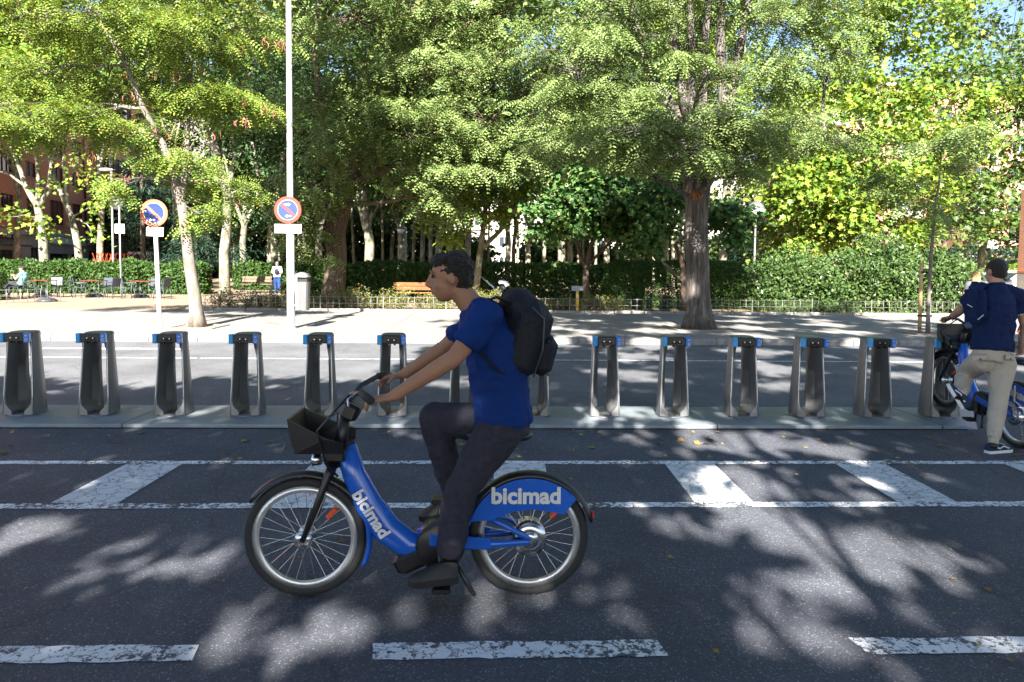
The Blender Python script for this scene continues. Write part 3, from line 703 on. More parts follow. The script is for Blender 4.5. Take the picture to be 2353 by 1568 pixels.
for (px, py, nn_) in ((95, 285, 5), (235, 280, 4), (300, 210, 3), (345, 165, 3), (400, 170, 4), (470, 150, 6), (300, 165, 2), (555, 110, 3), (555, 235, 2), (555, 270, 9), (500, 300, 3), (370, 300, 3), (285, 405, 3), (640, 255, 3), (390, 30, 5), (270, 15, 4), (545, 460, 2), (610, 240, 5), (655, 95, 5), (620, 90, 4), (210, 355, 3), (190, 395, 2)):
    for q in range(nn_):
        p = P(px + random.uniform(-14, 14), py + random.uniform(-8, 8), 15.4 + random.uniform(-.2, .3)); l = random.uniform(.14, .24); sgn = random.choice((-1, 1)); az = random.uniform(0, 6.28)
        pts = [p - Vector(lt[0]) + Vector((cos(az) * .07 * sin(t * 3) * sgn, sin(az) * .07 * sin(t * 3), -l * t)) for t in (0, .33, .66, 1)]
        pods.tube(pts, [.004, (.014, .005), (.013, .005), .003], 5)
pods.build('seed_pods', M['pod'], loc)['kind'] = 'stuff'

# old locust with a thick furrowed trunk that splits into many stems, on the pavement
Yb = 17.0
bt = [G(1606, 755, 0.13)] + [P(x, y, Yb) for x, y in ((1604, 680), (1603, 600), (1601, 520), (1602, 455), (1603, 415))]
bst = []
for (pts, r0) in (([(1590, 420), (1565, 340), (1555, 260), (1500, 190), (1470, 100), (1435, -40)], .2), ([(1600, 415), (1590, 300), (1560, 180), (1545, 60), (1540, -60)], .17), ([(1603, 420), (1585, 300), (1590, 150), (1585, -60)], .16),
                  ([(1610, 415), (1612, 300), (1618, 150), (1630, -60)], .15), ([(1618, 418), (1650, 330), (1665, 240), (1655, 100), (1660, -60)], .2), ([(1622, 415), (1668, 300), (1690, 170), (1710, 60), (1730, -60)], .15), ([(1655, 320), (1720, 330), (1800, 340), (1900, 320)], .05), ([(1580, 380), (1500, 340), (1400, 330), (1330, 320)], .06)):
    Ys = np.linspace(Yb, Yb + random.uniform(-.8, .8), len(pts)); bst.append(([P(x, y, yy) for (x, y), yy in zip(pts, Ys)], [r0 * (1 - .55 * i / (len(pts) - 1)) for i in range(len(pts))]))
bcl = [PC(*a) for a in ((1460, 300, 120, 40, 14.4, 1.1, 120), (1370, 330, 110, 40, 15.6, 1.2, 120), (1560, 345, 90, 32, 14.2, .8, 70), (1640, 290, 110, 42, 15, 1.2, 120), (1720, 340, 90, 35, 15.5, 1.0, 80), (1700, 405, 60, 22, 14.8, .7, 26),
        (1450, 385, 60, 18, 14.6, .6, 20), (1800, 290, 110, 40, 15.8, 1.2, 85), (1920, 330, 100, 28, 16, 1.0, 55), (1400, 220, 110, 45, 16, 1.3, 120), (1530, 210, 90, 45, 18.6, 1, 60), (1690, 190, 100, 50, 18.6, 1.2, 60), (1780, 170, 100, 45, 16, 1.2, 80),
        (1340, 120, 130, 55, 16, 1.5, 130), (1500, 80, 110, 50, 18.5, 1.2, 60), (1650, 70, 110, 40, 18.4, 1.2, 55), (1800, 60, 110, 50, 16, 1.2, 90), (1920, 110, 90, 45, 16.5, 1.2, 55), (1280, 250, 90, 40, 16.5, 1.2, 80), (1545, 110, 60, 30, 15.4, .8, 26), (1628, 170, 50, 28, 15.4, .8, 20), (1400, 0, 160, 50, 16, 1.6, 120), (1650, -60, 200, 60, 16, 2, 160), (1900, 0, 140, 50, 16.5, 1.6, 100))]
bhi = [(Vector(bt[0]) + Vector((x_, y_, z_)), (2.4, 2.0, 1.4)) for x_, y_, z_ in ((-4, .5, 10.4), (-1, -.3, 10.8), (2, .4, 10.4), (-2.5, 1, 12.8), (.6, 0, 13.2), (-.8, 0, 15.2))]
big = tree('old_locust_tree', 'old street tree with thick furrowed grey trunk forking into many upright stems', bt, [0.325, 0.29, 0.27, 0.265, 0.29, 0.34], bcl, M['leaf_robinia'], T_FROND, 0.36, 7, M['bark_dark'], stems=bst, rough=0.09, sr=0.14, droop=0.45, n=26, limb_r=0.2, high=bhi)
stub = MB()
for q in range(26): 
    a = random.uniform(-.16, .16); stub.tube([P(1600, 445, Yb - .3) - bt[0] + Vector((a, -.03, random.uniform(-.12, .06))), P(1600, 445, Yb - .3) - bt[0] + Vector((a * 1.3, -.1, random.uniform(-.18, .12)))], [.018, .006], 5)
stub.build('split_wood', mat('split_orange_wood', (0.42, 0.16, 0.05), .8, var=.3, vscale=14), big)

# young staked tree at the kerb
yt = [G(2132, 767, .13)] + [P(x, y, 16.1) for x, y in ((2133, 700), (2137, 620), (2143, 540), (2150, 470), (2158, 420), (2163, 340))]
ycl = [PC(*a) for a in ((2160, 320, 70, 26, 15.8, .8, 30), (2080, 410, 75, 22, 15.8, .7, 26), (2220, 370, 55, 26, 15.8, .6, 20), (2130, 470, 60, 26, 16, .6, 16), (2200, 300, 60, 25, 16.2, .7, 20), (2050, 440, 35, 14, 15.9, .4, 8), (2175, 510, 25, 16, 15.9, .3, 6))]
tree('young_locust_tree', 'thin young tree tied to a wooden stake by the right kerb', yt, [.045, .042, .04, .036, .03, .024, .012], ycl, M['leaf_robinia'], T_FROND, 0.36, 7, M['bark_light'], rough=.04, sr=.18, droop=.45, n=9, limb_r=1.0)

# mid-ground locust with drooping foliage, redbuds, slim pale tree
et = [Vector((-6.05, 27, .1))] + [P(x, y, 27) for x, y in ((775, 600), (772, 530), (785, 470), (800, 430))]
est = [([P(785, 470, 27), P(770, 380, 27), P(740, 260, 26.6), P(720, 100, 26.4)], [.3, .22, .16, .08]), ([P(800, 430, 27), P(850, 330, 26.5), P(930, 230, 26), P(1000, 100, 25.6)], [.28, .2, .15, .07]), ([P(800, 430, 27), P(880, 390, 26), P(980, 350, 25), P(1090, 320, 24.5)], [.16, .13, .1, .05])]
ecl = [PC(*a) for a in ((720, 420, 80, 60, 25.5, 1.5, 110), (800, 330, 100, 60, 25, 1.8, 150), (900, 290, 110, 60, 24.5, 1.8, 160), (1010, 300, 110, 60, 24, 1.8, 160), (1110, 270, 100, 60, 24, 1.8, 130), (1190, 330, 90, 60, 24, 1.6, 110), (1080, 390, 90, 45, 24, 1.5, 90),
        (740, 220, 100, 60, 25.5, 1.8, 120), (860, 160, 120, 60, 25, 2, 150), (1000, 150, 120, 65, 24.5, 2, 150), (1130, 130, 110, 60, 24.5, 2, 120), (1240, 180, 90, 60, 25, 1.8, 90), (820, 40, 140, 60, 25, 2.2, 130), (1000, 20, 140, 60, 25, 2.2, 130), (1180, 20, 120, 60, 25, 2, 100), (690, 510, 50, 55, 26, 1, 55), (1000, 460, 70, 40, 24, 1, 45), (730, 560, 40, 45, 26, .8, 40), (960, 400, 70, 35, 24, 1.2, 55))]
ehi = [(Vector(et[0]) + Vector((x_, y_, z_)), (3.2, 2.6, 1.9)) for x_, y_, z_ in ((-5, -1, 12), (-1, -1, 12.4), (3, -1.5, 12.2), (7, -1.5, 12), (-3.5, 0, 15), (.8, 0, 15.6), (5, 0, 15.2), (-1.5, 1, 18.4), (3, 1, 18.8), (8, 0, 15), (10.5, -1, 12.6))]
tree('drooping_locust_tree', 'dark stout trunked tree with drooping pale green foliage behind the low fence', et, [.46, .39, .37, .4, .36], ecl, M['leaf_robinia'], T_FROND_S, .44, 7, M['bark_brown'], stems=est, rough=.09, sr=.24, droop=.55, n=20, limb_r=.4, high=ehi)
Yj = 28.0
jt = [Vector((-.55, Yj, .1))] + [P(x, y, Yj) for x, y in ((1097, 640), (1102, 590), (1110, 530), (1118, 450), (1125, 390))]
jst = [([P(1104, 575, Yj), P(1150, 530, Yj), P(1185, 470, Yj - .3), P(1215, 400, Yj - .5)], [.1, .085, .06, .03])]
jcl = [PC(*a) for a in ((1110, 430, 75, 40, 27, 1.2, 70), (1040, 470, 55, 35, 27, 1, 40), (1180, 430, 60, 40, 27, 1, 50), (1130, 500, 45, 25, 27, .8, 26), (1010, 540, 40, 35, 26, .6, 24), (1160, 360, 80, 40, 27, 1.2, 60))]
tree('slim_pale_tree', 'slim pale trunked tree forking beside the woman with the pram', jt, [.15, .135, .13, .11, .085, .05], jcl, M['leaf_plane'], T_KITE, .24, 12, M['bark_plane'], stems=jst, rough=.04, sr=.22, n=12, limb_r=.5)
def redbud(base, pts, label, cl, stems=()):
    tree('redbud_tree', label, [base] + pts, [.13, .12, .1, .06][:1 + len(pts)], cl, M['leaf_redbud'], T_ROUND, .17, 16, M['bark_brown'], 'redbud trees behind the low fence', stems=stems, rough=.05, sr=.2, droop=.35, n=11, limb_r=.5)
redbud(Vector((3.85, 26, .1)), [P(1345, 640, 26), P(1352, 590, 26), P(1368, 530, 25.8)], 'round-leaved dark tree behind the yellow information post', [PC(*a) for a in ((1290, 470, 75, 45, 24.5, 1.3, 130), (1370, 440, 80, 50, 24.3, 1.3, 150), (1440, 480, 75, 45, 24.3, 1.3, 130), (1330, 520, 70, 30, 24.6, 1, 80), (1420, 530, 70, 28, 24.6, 1, 70), (1250, 520, 40, 35, 25, .8, 40), (1380, 380, 90, 35, 24.6, 1.2, 90))],
       [([P(1346, 620, 26), P(1325, 560, 26), P(1315, 500, 25.6)], [.08, .06, .03]), ([P(1350, 610, 26), P(1400, 560, 25.8), P(1430, 510, 25.4)], [.07, .05, .03])])
redbud(Vector((7.15, 24.4, .1)), [P(1572, 660, 24.4), P(1568, 610, 24.4), P(1552, 560, 24.4)], 'low curved-stem dark tree just left of the thick furrowed trunk', [PC(*a) for a in ((1510, 520, 55, 40, 23.6, 1, 85), (1530, 450, 60, 45, 23.6, 1.1, 95), (1690, 490, 55, 35, 24, 1, 70), (1660, 540, 45, 25, 24, .8, 35), (1480, 570, 40, 20, 24, .8, 30))],
       [([P(1570, 650, 24.4), P(1520, 600, 24.2), P(1480, 560, 24)], [.07, .05, .03])])
# plane trees of the park
def plane(label, px, Y, dia, pts, clumps, stems=(), leaf='leaf_plane', group='mottled plane trees of the park', size=.245, k=15, T=T_PLANE, sr=.38, name='plane_tree'):
    b = P(px, 640, Y); b.z = .1
    tr = [b] + [P(x, y, Y) for x, y in pts]
    rr = [dia / 2 * (1 - .35 * i / len(pts)) for i in range(len(tr))]
    return tree(name, label, tr, rr, clumps, M[leaf], T, size, k, M['bark_plane'], group, stems=stems, rough=.05, sr=sr, droop=.3, n=14, limb_r=.6)
def st(Y, pts, r0): return ([P(x, y, Y) for x, y in pts], [r0 * (1 - .6 * i / (len(pts) - 1)) for i in range(len(pts))])
plane('mottled plane tree forking low behind the hedge in front of the shops', 104, 36, .5, [(100, 560), (92, 500), (86, 474)], [PC(*a) for a in ((30, 270, 90, 22, 34, 2, 32), (120, 250, 80, 22, 34, 2, 32), (60, 420, 60, 30, 34.5, 1.5, 3), (20, 500, 50, 25, 35, 1.2, 3), (120, 505, 40, 26, 35, 1.2, 3), (70, 540, 50, 12, 35, 1, 3), (-90, 280, 100, 80, 36, 3, 60), (30, 210, 110, 50, 35, 2.5, 90))],
      [st(36, [(86, 474), (60, 430), (40, 370), (5, 300)], .16), st(36, [(88, 474), (88, 420), (85, 370), (75, 320)], .13), st(36, [(90, 474), (112, 440), (118, 380), (130, 320)], .15), st(36, [(60, 430), (20, 400), (0, 395)], .07)])
plane('leaning plane tree with pale bark before the white shop sign', 190, 38, .42, [(178, 560), (165, 500), (152, 470)], [PC(*a) for a in ((170, 380, 60, 14, 36, 2, 4), (235, 425, 50, 14, 36, 1.6, 6), (210, 535, 30, 10, 37, 1, 3), (150, 280, 90, 22, 37, 2, 26), (245, 470, 30, 12, 37, 1.2, 7))],
      [st(38, [(152, 470), (130, 420), (118, 380), (100, 330)], .14), st(38, [(155, 472), (152, 420), (145, 380), (150, 330)], .12), st(38, [(165, 500), (200, 480), (240, 470)], .06)])
plane('stout plane trunk rising between the square-post sign and the lamp post', 516, 33, .5, [(515, 580), (522, 520), (522, 450), (505, 370), (480, 300)], [PC(*a) for a in ((560, 200, 110, 80, 32, 2.5, 130), (460, 150, 110, 80, 33, 2.5, 120), (590, 330, 60, 50, 33, 1.5, 50), (640, 420, 40, 40, 34, 1.2, 26))],
      [st(33, [(522, 450), (540, 360), (530, 260)], .14), st(33, [(505, 370), (460, 280), (430, 180)], .12)], leaf='leaf_elm', size=.22, T=T_KITE, k=22)
plane('pale plane trunk right behind the walker in the white top', 632, 41, .42, [(630, 560), (625, 520), (640, 440), (652, 350)], [PC(*a) for a in ((640, 250, 90, 80, 40, 3, 110), (700, 120, 110, 80, 40, 3, 120), (600, 480, 60, 40, 41, 2, 40))],
      [st(41, [(625, 520), (600, 470), (590, 380), (570, 280)], .15), st(41, [(628, 530), (665, 490), (675, 420)], .12)], leaf='leaf_elm', size=.24, T=T_KITE, k=20)
GROVE = 'plane trees of the shaded grove'
for (px, Y, dia) in ((846, 37, .56), (920, 39, .5), (968, 46, .34), (1008, 44, .5), (1035, 47, .42), (1075, 50, .5), (1165, 52, .45), (1215, 56, .5), (1290, 50, .6), (1310, 60, .6), (1395, 54, .5), (1440, 50, .5), (1475, 58, .6), (1530, 62, .5), (1560, 55, .5), (735, 44, .5), (700, 50, .4), (560, 48, .5), (1860, 58, .5)):
    z = [(px + random.uniform(-4, 4), 560), (px + random.uniform(-8, 8), 500), (px + random.uniform(-18, 18), 420)]
    sc = 30 / Y
    cl = [PC(px + random.uniform(-90, 90), y, random.uniform(80, 120) * sc * 1.3, random.uniform(60, 80) * sc * 1.2, Y + random.uniform(-2, 2), 3, 90) for y in (395, 340, 270, 200, 110, 20)]
    fx, fy = z[1]
    lb = {846: 'stout pale plane trunk just right of the dark drooping tree', 920: 'pale plane trunk just left of the small white lamp in the grove', 1008: 'pale forked plane trunk just right of the small white lamp in the grove', 735: 'plane trunk showing just left of the dark drooping tree', 1860: 'plane tree far behind the globe lamp at right'}.get(px, 'plane tree of the shaded grove behind the middle hedge')
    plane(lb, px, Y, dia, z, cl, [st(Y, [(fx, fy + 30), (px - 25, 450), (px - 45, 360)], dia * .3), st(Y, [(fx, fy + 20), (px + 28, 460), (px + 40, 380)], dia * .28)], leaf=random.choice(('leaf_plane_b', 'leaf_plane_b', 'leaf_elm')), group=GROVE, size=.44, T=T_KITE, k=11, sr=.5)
for px in (815, 880, 948, 990, 1055, 1122, 1190, 1248, 1340, 1368, 1420, 1502, 1546, 1600, 690):
    Y = random.uniform(44, 64); sc = 30 / Y; sl = random.uniform(-12, 12)
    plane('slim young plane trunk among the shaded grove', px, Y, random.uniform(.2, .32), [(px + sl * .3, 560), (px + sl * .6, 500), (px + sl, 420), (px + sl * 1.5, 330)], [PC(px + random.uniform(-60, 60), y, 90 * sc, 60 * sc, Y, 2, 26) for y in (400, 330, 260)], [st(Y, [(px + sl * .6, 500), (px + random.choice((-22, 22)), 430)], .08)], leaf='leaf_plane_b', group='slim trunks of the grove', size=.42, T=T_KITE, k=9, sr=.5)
plane('pale mottled plane trunk right behind the thick furrowed street tree', 1661, 40, .5, [(1662, 560), (1664, 480), (1672, 400), (1665, 300)], [PC(*a) for a in ((1640, 250, 110, 90, 40, 3, 110), (1720, 400, 80, 50, 40, 2.5, 70), (1760, 260, 110, 80, 41, 3, 110), (1600, 120, 140, 80, 41, 3, 120), (1790, 500, 70, 45, 41, 2.5, 70), (1700, 60, 140, 80, 41, 3, 110))],
      [st(40, [(1664, 480), (1700, 420), (1720, 350)], .16)])
plane('pale dappled plane trunk rising out of the glossy shrubs', 1993, 34, .5, [(1992, 590), (1996, 520), (2003, 440), (2010, 340), (2015, 200), (2020, 60)], [PC(*a) for a in ((1900, 500, 90, 60, 31.5, 2, 140), (1830, 440, 90, 60, 31, 2, 130), (1980, 420, 100, 60, 31, 2, 140), (2090, 440, 100, 60, 31, 2, 130), (1870, 330, 100, 60, 31.5, 2.2, 110), (2000, 300, 100, 60, 31.5, 2.2, 110), (2120, 340, 110, 60, 32, 2.2, 110), (1930, 560, 90, 30, 32, 1.6, 70), (1820, 560, 70, 35, 32, 1.6, 60), (2060, 540, 80, 35, 32, 1.6, 60), (1920, 200, 90, 60, 33, 2.2, 110), (2060, 180, 110, 70, 33, 2.4, 100), (2180, 240, 100, 70, 33, 2.4, 90), (2090, 40, 130, 70, 33, 2.6, 130), (1950, 60, 90, 60, 34, 2, 80))],
      [st(34, [(1996, 520), (1940, 430), (1900, 330)], .12), st(34, [(2003, 440), (2080, 380), (2130, 290)], .12), st(34, [(2010, 340), (1950, 240), (1930, 120)], .1)])
plane('slim plane trunk behind the head of the man in the navy polo', 2250, 37, .36, [(2256, 590), (2266, 540), (2272, 460), (2280, 350)], [PC(*a) for a in ((2200, 520, 80, 40, 35, 2, 70), (2300, 500, 70, 45, 35, 2, 70), (2250, 420, 100, 55, 35, 2.2, 100), (2310, 320, 100, 70, 35, 2.4, 110), (2200, 190, 100, 70, 35, 2.4, 90), (2320, 160, 110, 80, 35, 2.4, 120), (2280, 30, 130, 70, 36, 2.6, 110), (2420, 300, 100, 120, 36, 3, 100), (2330, 570, 50, 28, 35.5, 1.4, 30))],
      [st(37, [(2266, 540), (2220, 480), (2200, 400)], .1), st(37, [(2272, 460), (2330, 380), (2340, 300)], .1)], leaf='leaf_plane_b')
for i, (px, Y, yy, lf) in enumerate(((40, 50, 120, 'leaf_plane'), (230, 52, 130, 'leaf_plane_b'), (400, 50, 110, 'leaf_plane_b'), (620, 55, 120, 'leaf_elm'), (-60, 44, 130, 'leaf_plane'), (2480, 50, 200, 'leaf_plane_b'))):
    sc = 34 / Y; cl = [PC(px + random.uniform(-110, 110), y, 120 * sc, 75 * sc, Y + random.uniform(-2, 2), 3.2, 75) for y in (230, 200, 150, 90, 20, -60)] if i != 4 else [PC(px + random.uniform(-90, 90), y, 120 * sc, 75 * sc, Y, 3, 80) for y in (250, 200, 140, 80, 0)]
    plane('tall plane tree crown high above the brick apartment block' if i < 5 else 'tall plane tree at the far right of the park', px, Y, .5, [(px, 560), (px + 4, 480), (px - 3, 400)], cl, leaf=lf, group='tall crowns over the brick block' if i < 5 else None, size=.44, T=T_KITE, k=14, sr=.5)
for px, Y in ((450, 66), (540, 60), (640, 64), (760, 66), (900, 64), (1060, 66), (1180, 64), (1330, 66), (1450, 64), (1570, 64)):
    sc = 30 / Y; plane('tree at the back of the grove, screening the far buildings', px, Y, .4, [(px, 570), (px + 5, 520), (px, 470)], [PC(px + random.uniform(-50, 50), y, 120 * sc, 70 * sc, Y, 3, 60) for y in ((505, 450, 390, 320, 250) if px < 1000 else (470, 400, 330, 250))], leaf='leaf_elm' if px < 1000 else 'leaf_plane', group='dark back row of the grove', size=.5, T=T_KITE, k=12, sr=.55)  # brighter leaf colour on the right-hand trees stands in for sunlit foliage
# dark conifer and dark evergreen mass
def conifer(label, px, Y, h, w, name='conifer_tree'):
    b = P(px, 640, Y); b.z = .1; cl = []
    for i in range(9):
        t = i / 8; cl.append((b + Vector((random.uniform(-.2, .2), random.uniform(-.2, .2), 1.5 + (h - 1.6) * t)), (w * (1 - .75 * t), w * (1 - .75 * t), .5), int(60 * (1 - .6 * t))))
    tree(name, label, [b, b + Vector((0, 0, h * .5)), b + Vector((0, 0, h * .95))], [.2, .14, .04], cl, M['leaf_conifer'], T_NEEDLE, .3, 12, M['bark_brown'], None, rough=.05, sr=.25, droop=.7, n=9, limb_r=.4)
conifer('dark drooping conifer behind the globe lamp', 1712, 42, 6.2, 2.0)
conifer('dark conifer behind the pods of the slim locust', 330, 46, 9.5, 2.4)
conifer('broad dark evergreen left of the lamp post in front of the grove', 480, 42, 4.6, 3.0)

# hedges and shrubs: a leafy shell over a dark woody core
def hedge(name, label, x0, x1, y0, y1, h, leaf, size, dens, rough=.12, round_=0.0, group=None, cat='hedge'):
    c = Vector(((x0 + x1) / 2, y0, .1)); o = empty(name, c, 0, label, cat, group)
    w, d = x1 - x0, y1 - y0
    core = MB()
    nst = max(3, int(w / .5))
    for i in range(nst):
        x = -w / 2 + w * (i + .5) / nst; yy = random.uniform(.25, .75) * d
        core.tube(bend((x, yy, 0), (x + random.uniform(-.3, .3), yy + random.uniform(-.2, .2), h * .8), 4, .1), [.03, .025, .02, .014, .006], 5)
        core.tube(bend((x, yy, h * .2), (x + random.uniform(-.4, .4), yy - .25 * d, h * .7), 3, .1), [.018, .014, .01, .005], 4)
    core.build('stems', M['twig'], o)
    A = dict(front=w * h, top=w * d, side=d * h); pts = []; nor = []
    def emit(n, fn, nrm):
        u = rng.random((n, 2)); pts.append(fn(u)); nor.append(np.tile(np.array(nrm, dtype=float), (n, 1)))
    z = lambda v: np.stack(v, 1)
    emit(int(A['front'] * dens), lambda u: z([(u[:, 0] - .5) * w, np.zeros(len(u)), u[:, 1] * h]), (0, -1, .15))
    emit(int(A['top'] * dens), lambda u: z([(u[:, 0] - .5) * w, u[:, 1] * d, np.full(len(u), h)]), (0, 0, 1))
    emit(int(A['front'] * dens * .6), lambda u: z([(u[:, 0] - .5) * w, np.full(len(u), d), u[:, 1] * h]), (0, 1, .15))
    for sx in (-1, 1): emit(int(A['side'] * dens), lambda u: z([np.full(len(u), sx * w / 2), u[:, 0] * d, u[:, 1] * h]), (sx, 0, .15))
    emit(int(w * d * h * dens * 1.2), lambda u: z([(u[:, 0] - .5) * w, u[:, 1] * d, rng.random(len(u)) * h]), (0, -.3, .4))
    p = np.concatenate(pts); q = np.concatenate(nor)
    if round_:
        cx = np.clip(np.abs(p[:, 0]) - (w / 2 - round_), 0, None) / round_; cy_ = np.clip(np.abs(p[:, 1] - d / 2) - (d / 2 - min(round_, d / 2 * .9)), 0, None) / min(round_, d / 2 * .9); cz = np.clip(p[:, 2] - (h - round_), 0, None) / round_
        e = np.sqrt(cx**2 + cy_**2 + cz**2); f = np.where(e > 1, 1 / np.maximum(e, 1e-6), 1)
        p[:, 0] -= np.sign(p[:, 0]) * cx * (1 - f) * round_; p[:, 1] -= np.sign(p[:, 1] - d / 2) * cy_ * (1 - f) * min(round_, d / 2 * .9); p[:, 2] -= cz * (1 - f) * round_
    lump = rough * (np.sin(p[:, 0] * 2.3 + 1) * .5 + np.sin(p[:, 0] * 5.1 + p[:, 2] * 4) * .35 + np.sin(p[:, 2] * 6.3 + p[:, 0] * 1.7) * .3)
    p = p + q * lump[:, None] + rng.normal(0, rough * .45, p.shape); p[:, 2] = np.maximum(p[:, 2], .05)
    dd = q * .6 + rng.normal(0, .7, p.shape); dd[:, 2] -= .1
    nn = q * .7 + rng.normal(0, .5, p.shape) + [0, -.2, .5]
    link('foliage', leaf_mesh('foliage', p, dd, nn, size * rng.uniform(.65, 1.3, len(p)), T_KITE, leaf), o)
    return o
hedge('clipped_hedge', 'long bright green hedge behind the café tables', -27, -13.9, 33.6, 34.9, 1.42, M['leaf_hedge'], .16, 380, .14, .3)
hedge('clipped_hedge', 'dark hedge wall left of the old drooping tree, behind the bench', -14.6, -8.6, 40, 41.2, 1.5, M['leaf_hedge'], .18, 250, .12, .3)
hedge('clipped_hedge', 'hedge corner between the lamp post and the drooping tree', -9.4, -6.3, 32, 33.2, 1.55, M['leaf_hedge'], .15, 300, .12, .3)
hedge('clipped_hedge', 'long dark clipped hedge across the middle behind the rider', -6.2, 7.3, 31.5, 32.6, 1.6, M['leaf_hedge'], .15, 330, .08, .25)
hedge('rounded_hedge', 'big rounded clipped shrub behind the low fence beside the furrowed trunk', 4.55, 9.9, 25.2, 26.9, 1.78, M['leaf_hedge'], .085, 520, .06, .7, cat='shrub')
hedge('clipped_hedge', 'shaded hedge behind the globe lamp post', 9.9, 14.2, 30, 31, 1.5, M['leaf_hedge'], .15, 300, .14, .3)
hedge('laurel_shrub', 'dark glossy shrub left in the big evergreen clump', 9.8, 13.4, 24.3, 26.6, 1.8, M['leaf_laurel'], .13, 330, .55, 1.2, 'glossy evergreen clump', 'shrub')
hedge('laurel_shrub', 'tallest glossy shrub in the middle of the evergreen clump', 12.7, 16.0, 24.0, 26.2, 2.2, M['leaf_laurel'], .13, 330, .55, 1.3, 'glossy evergreen clump', 'shrub')
hedge('laurel_shrub', 'rounded glossy shrub behind the staked young tree', 15.4, 17.6, 23.8, 26.0, 1.95, M['leaf_laurel'], .13, 330, .5, 1.1, 'glossy evergreen clump', 'shrub')
hedge('clipped_hedge', 'sunlit yellow-green hedge behind the parked cars at right', 25, 38, 41, 42.4, 1.9, M['leaf_plane'], .16, 170, .12, .3)
hedge('clipped_hedge', 'tall dark hedge row behind the sunlit hedge at right', 26, 46, 46, 47.5, 3.0, M['leaf_conifer'], .22, 90, .2, .4)
hedge('clipped_hedge', 'dark leafy shrub at the left picture edge by the seated man', -20.9, -19.0, 26.5, 27.8, 1.3, M['leaf_hedge'], .11, 300, .15, .5, None, 'shrub')
for i, xx in enumerate((-48, -42, -36, -30, -24, -18, -12.5, -6.5, 3.5, 9.5, 15, 21, 27, 33)):
    hedge('evergreen_shrub', 'tall dark evergreen shrub closing the back of the grove', xx, xx + random.uniform(6.5, 8.5), 70 + random.uniform(-3, 3), 75, random.uniform(6.5, 10.0) if xx < -8 else random.uniform(3.2, 5), M['leaf_elm'] if xx < -8 else M['leaf_plane_b'], .62, 11, .9, 2.4, 'tall evergreen shrubs behind the grove', 'shrub')
def low_shrub(x, y, h, w, leaf=M['leaf_rose'], label='low rose bush with yellowing leaves behind the low wire fence', group='rose bushes behind the low fence'):
    o = empty('rose_bush', (x, y, .11), 0, label, 'bush', group); stm = MB(); C = []; O = []
    for i in range(int(9 + w * 6)):
        a = random.uniform(0, 6.28); r = w / 2 * random.random() ** .5; top = Vector((cos(a) * r, sin(a) * r * .7, h * random.uniform(.55, 1.1)))
        path = bend((cos(a) * r * .3, sin(a) * r * .2, 0), top, 4, .12); stm.tube(path, [.008, .007, .005, .004, .002], 4)
        for p in path[1:]:
            C.append(p); O.append((cos(a), sin(a), .3))
    stm.build('stems', M['twig'], o)
    c, d, nn, s = sprays(np.array([tuple(p) for p in C]), np.array(O), 9, .07, .1, .075)
    c[:, 2] = np.maximum(c[:, 2], .02)
    link('foliage', leaf_mesh('foliage', c, d, nn, s, T_KITE, leaf), o)
for i in range(24): low_shrub(-9.2 + i * .43 + random.uniform(-.1, .1), 23.55 + random.uniform(-.1, .7), random.uniform(.4, .75) + (.25 if i % 5 == 0 else 0), random.uniform(.6, .95))
for i in range(9): low_shrub(1.2 + i * .42, 23.6 + random.uniform(0, .7), random.uniform(.3, .6), random.uniform(.5, .8))
for i in range(7): low_shrub(9.4 + i * .55, 23.35 + random.uniform(0, .4), random.uniform(.22, .42), random.uniform(.5, .7), M['leaf_hedge'], 'low green ground shrub at the foot of the glossy evergreens', 'ground shrubs under the evergreens')

# street trees on the near pavement (out of frame) that shade the bike lane
def lit_list():
    out = []
    for (px, py, rx, ry, s) in ((40, 1235, 80, 50, .8), (245, 1305, 80, 42, 1.0), (400, 1262, 80, 30, .7), (690, 1440, 125, 62, 1.0), (760, 1330, 70, 40, .5), (1175, 1395, 85, 48, .8), 
                             (1740, 1200, 170, 34, 1.0), (1900, 1235, 200, 42, 1.0), (2080, 1260, 170, 38, .9), (1880, 1310, 150, 36, .75), (1760, 1400, 130, 40, .7), (1880, 1450, 130, 40, .85), (1990, 1400, 90, 30, .35), (1560, 1370, 140, 60, .3), (1300, 1430, 120, 60, .3),
                             (1700, 1020, 150, 24, .9), (1880, 1035, 110, 18, .8), (1700, 1110, 130, 34, .75), (1880, 1120, 130, 28, .6), (1500, 1010, 90, 14, .4), (900, 1020, 90, 22, .45), (470, 960, 60, 20, .6), (860, 965, 80, 16, .6), (1450, 960, 110, 18, .75), (1620, 965, 90, 15, .6), (1850, 965, 120, 15, .5),
                             (2200, 1540, 120, 40, .3), (200, 900, 120, 8, .5)):
        c = G(px, py); a = (G(px + rx, py) - c).length; b = (G(px, py - ry) - c).length; out.append((c.x, c.y, a + (.16 if px > 1300 else .1), b + (.17 if px > 1300 else .13), min(1, s * 1.15)))
    return out
LIT = lit_list()
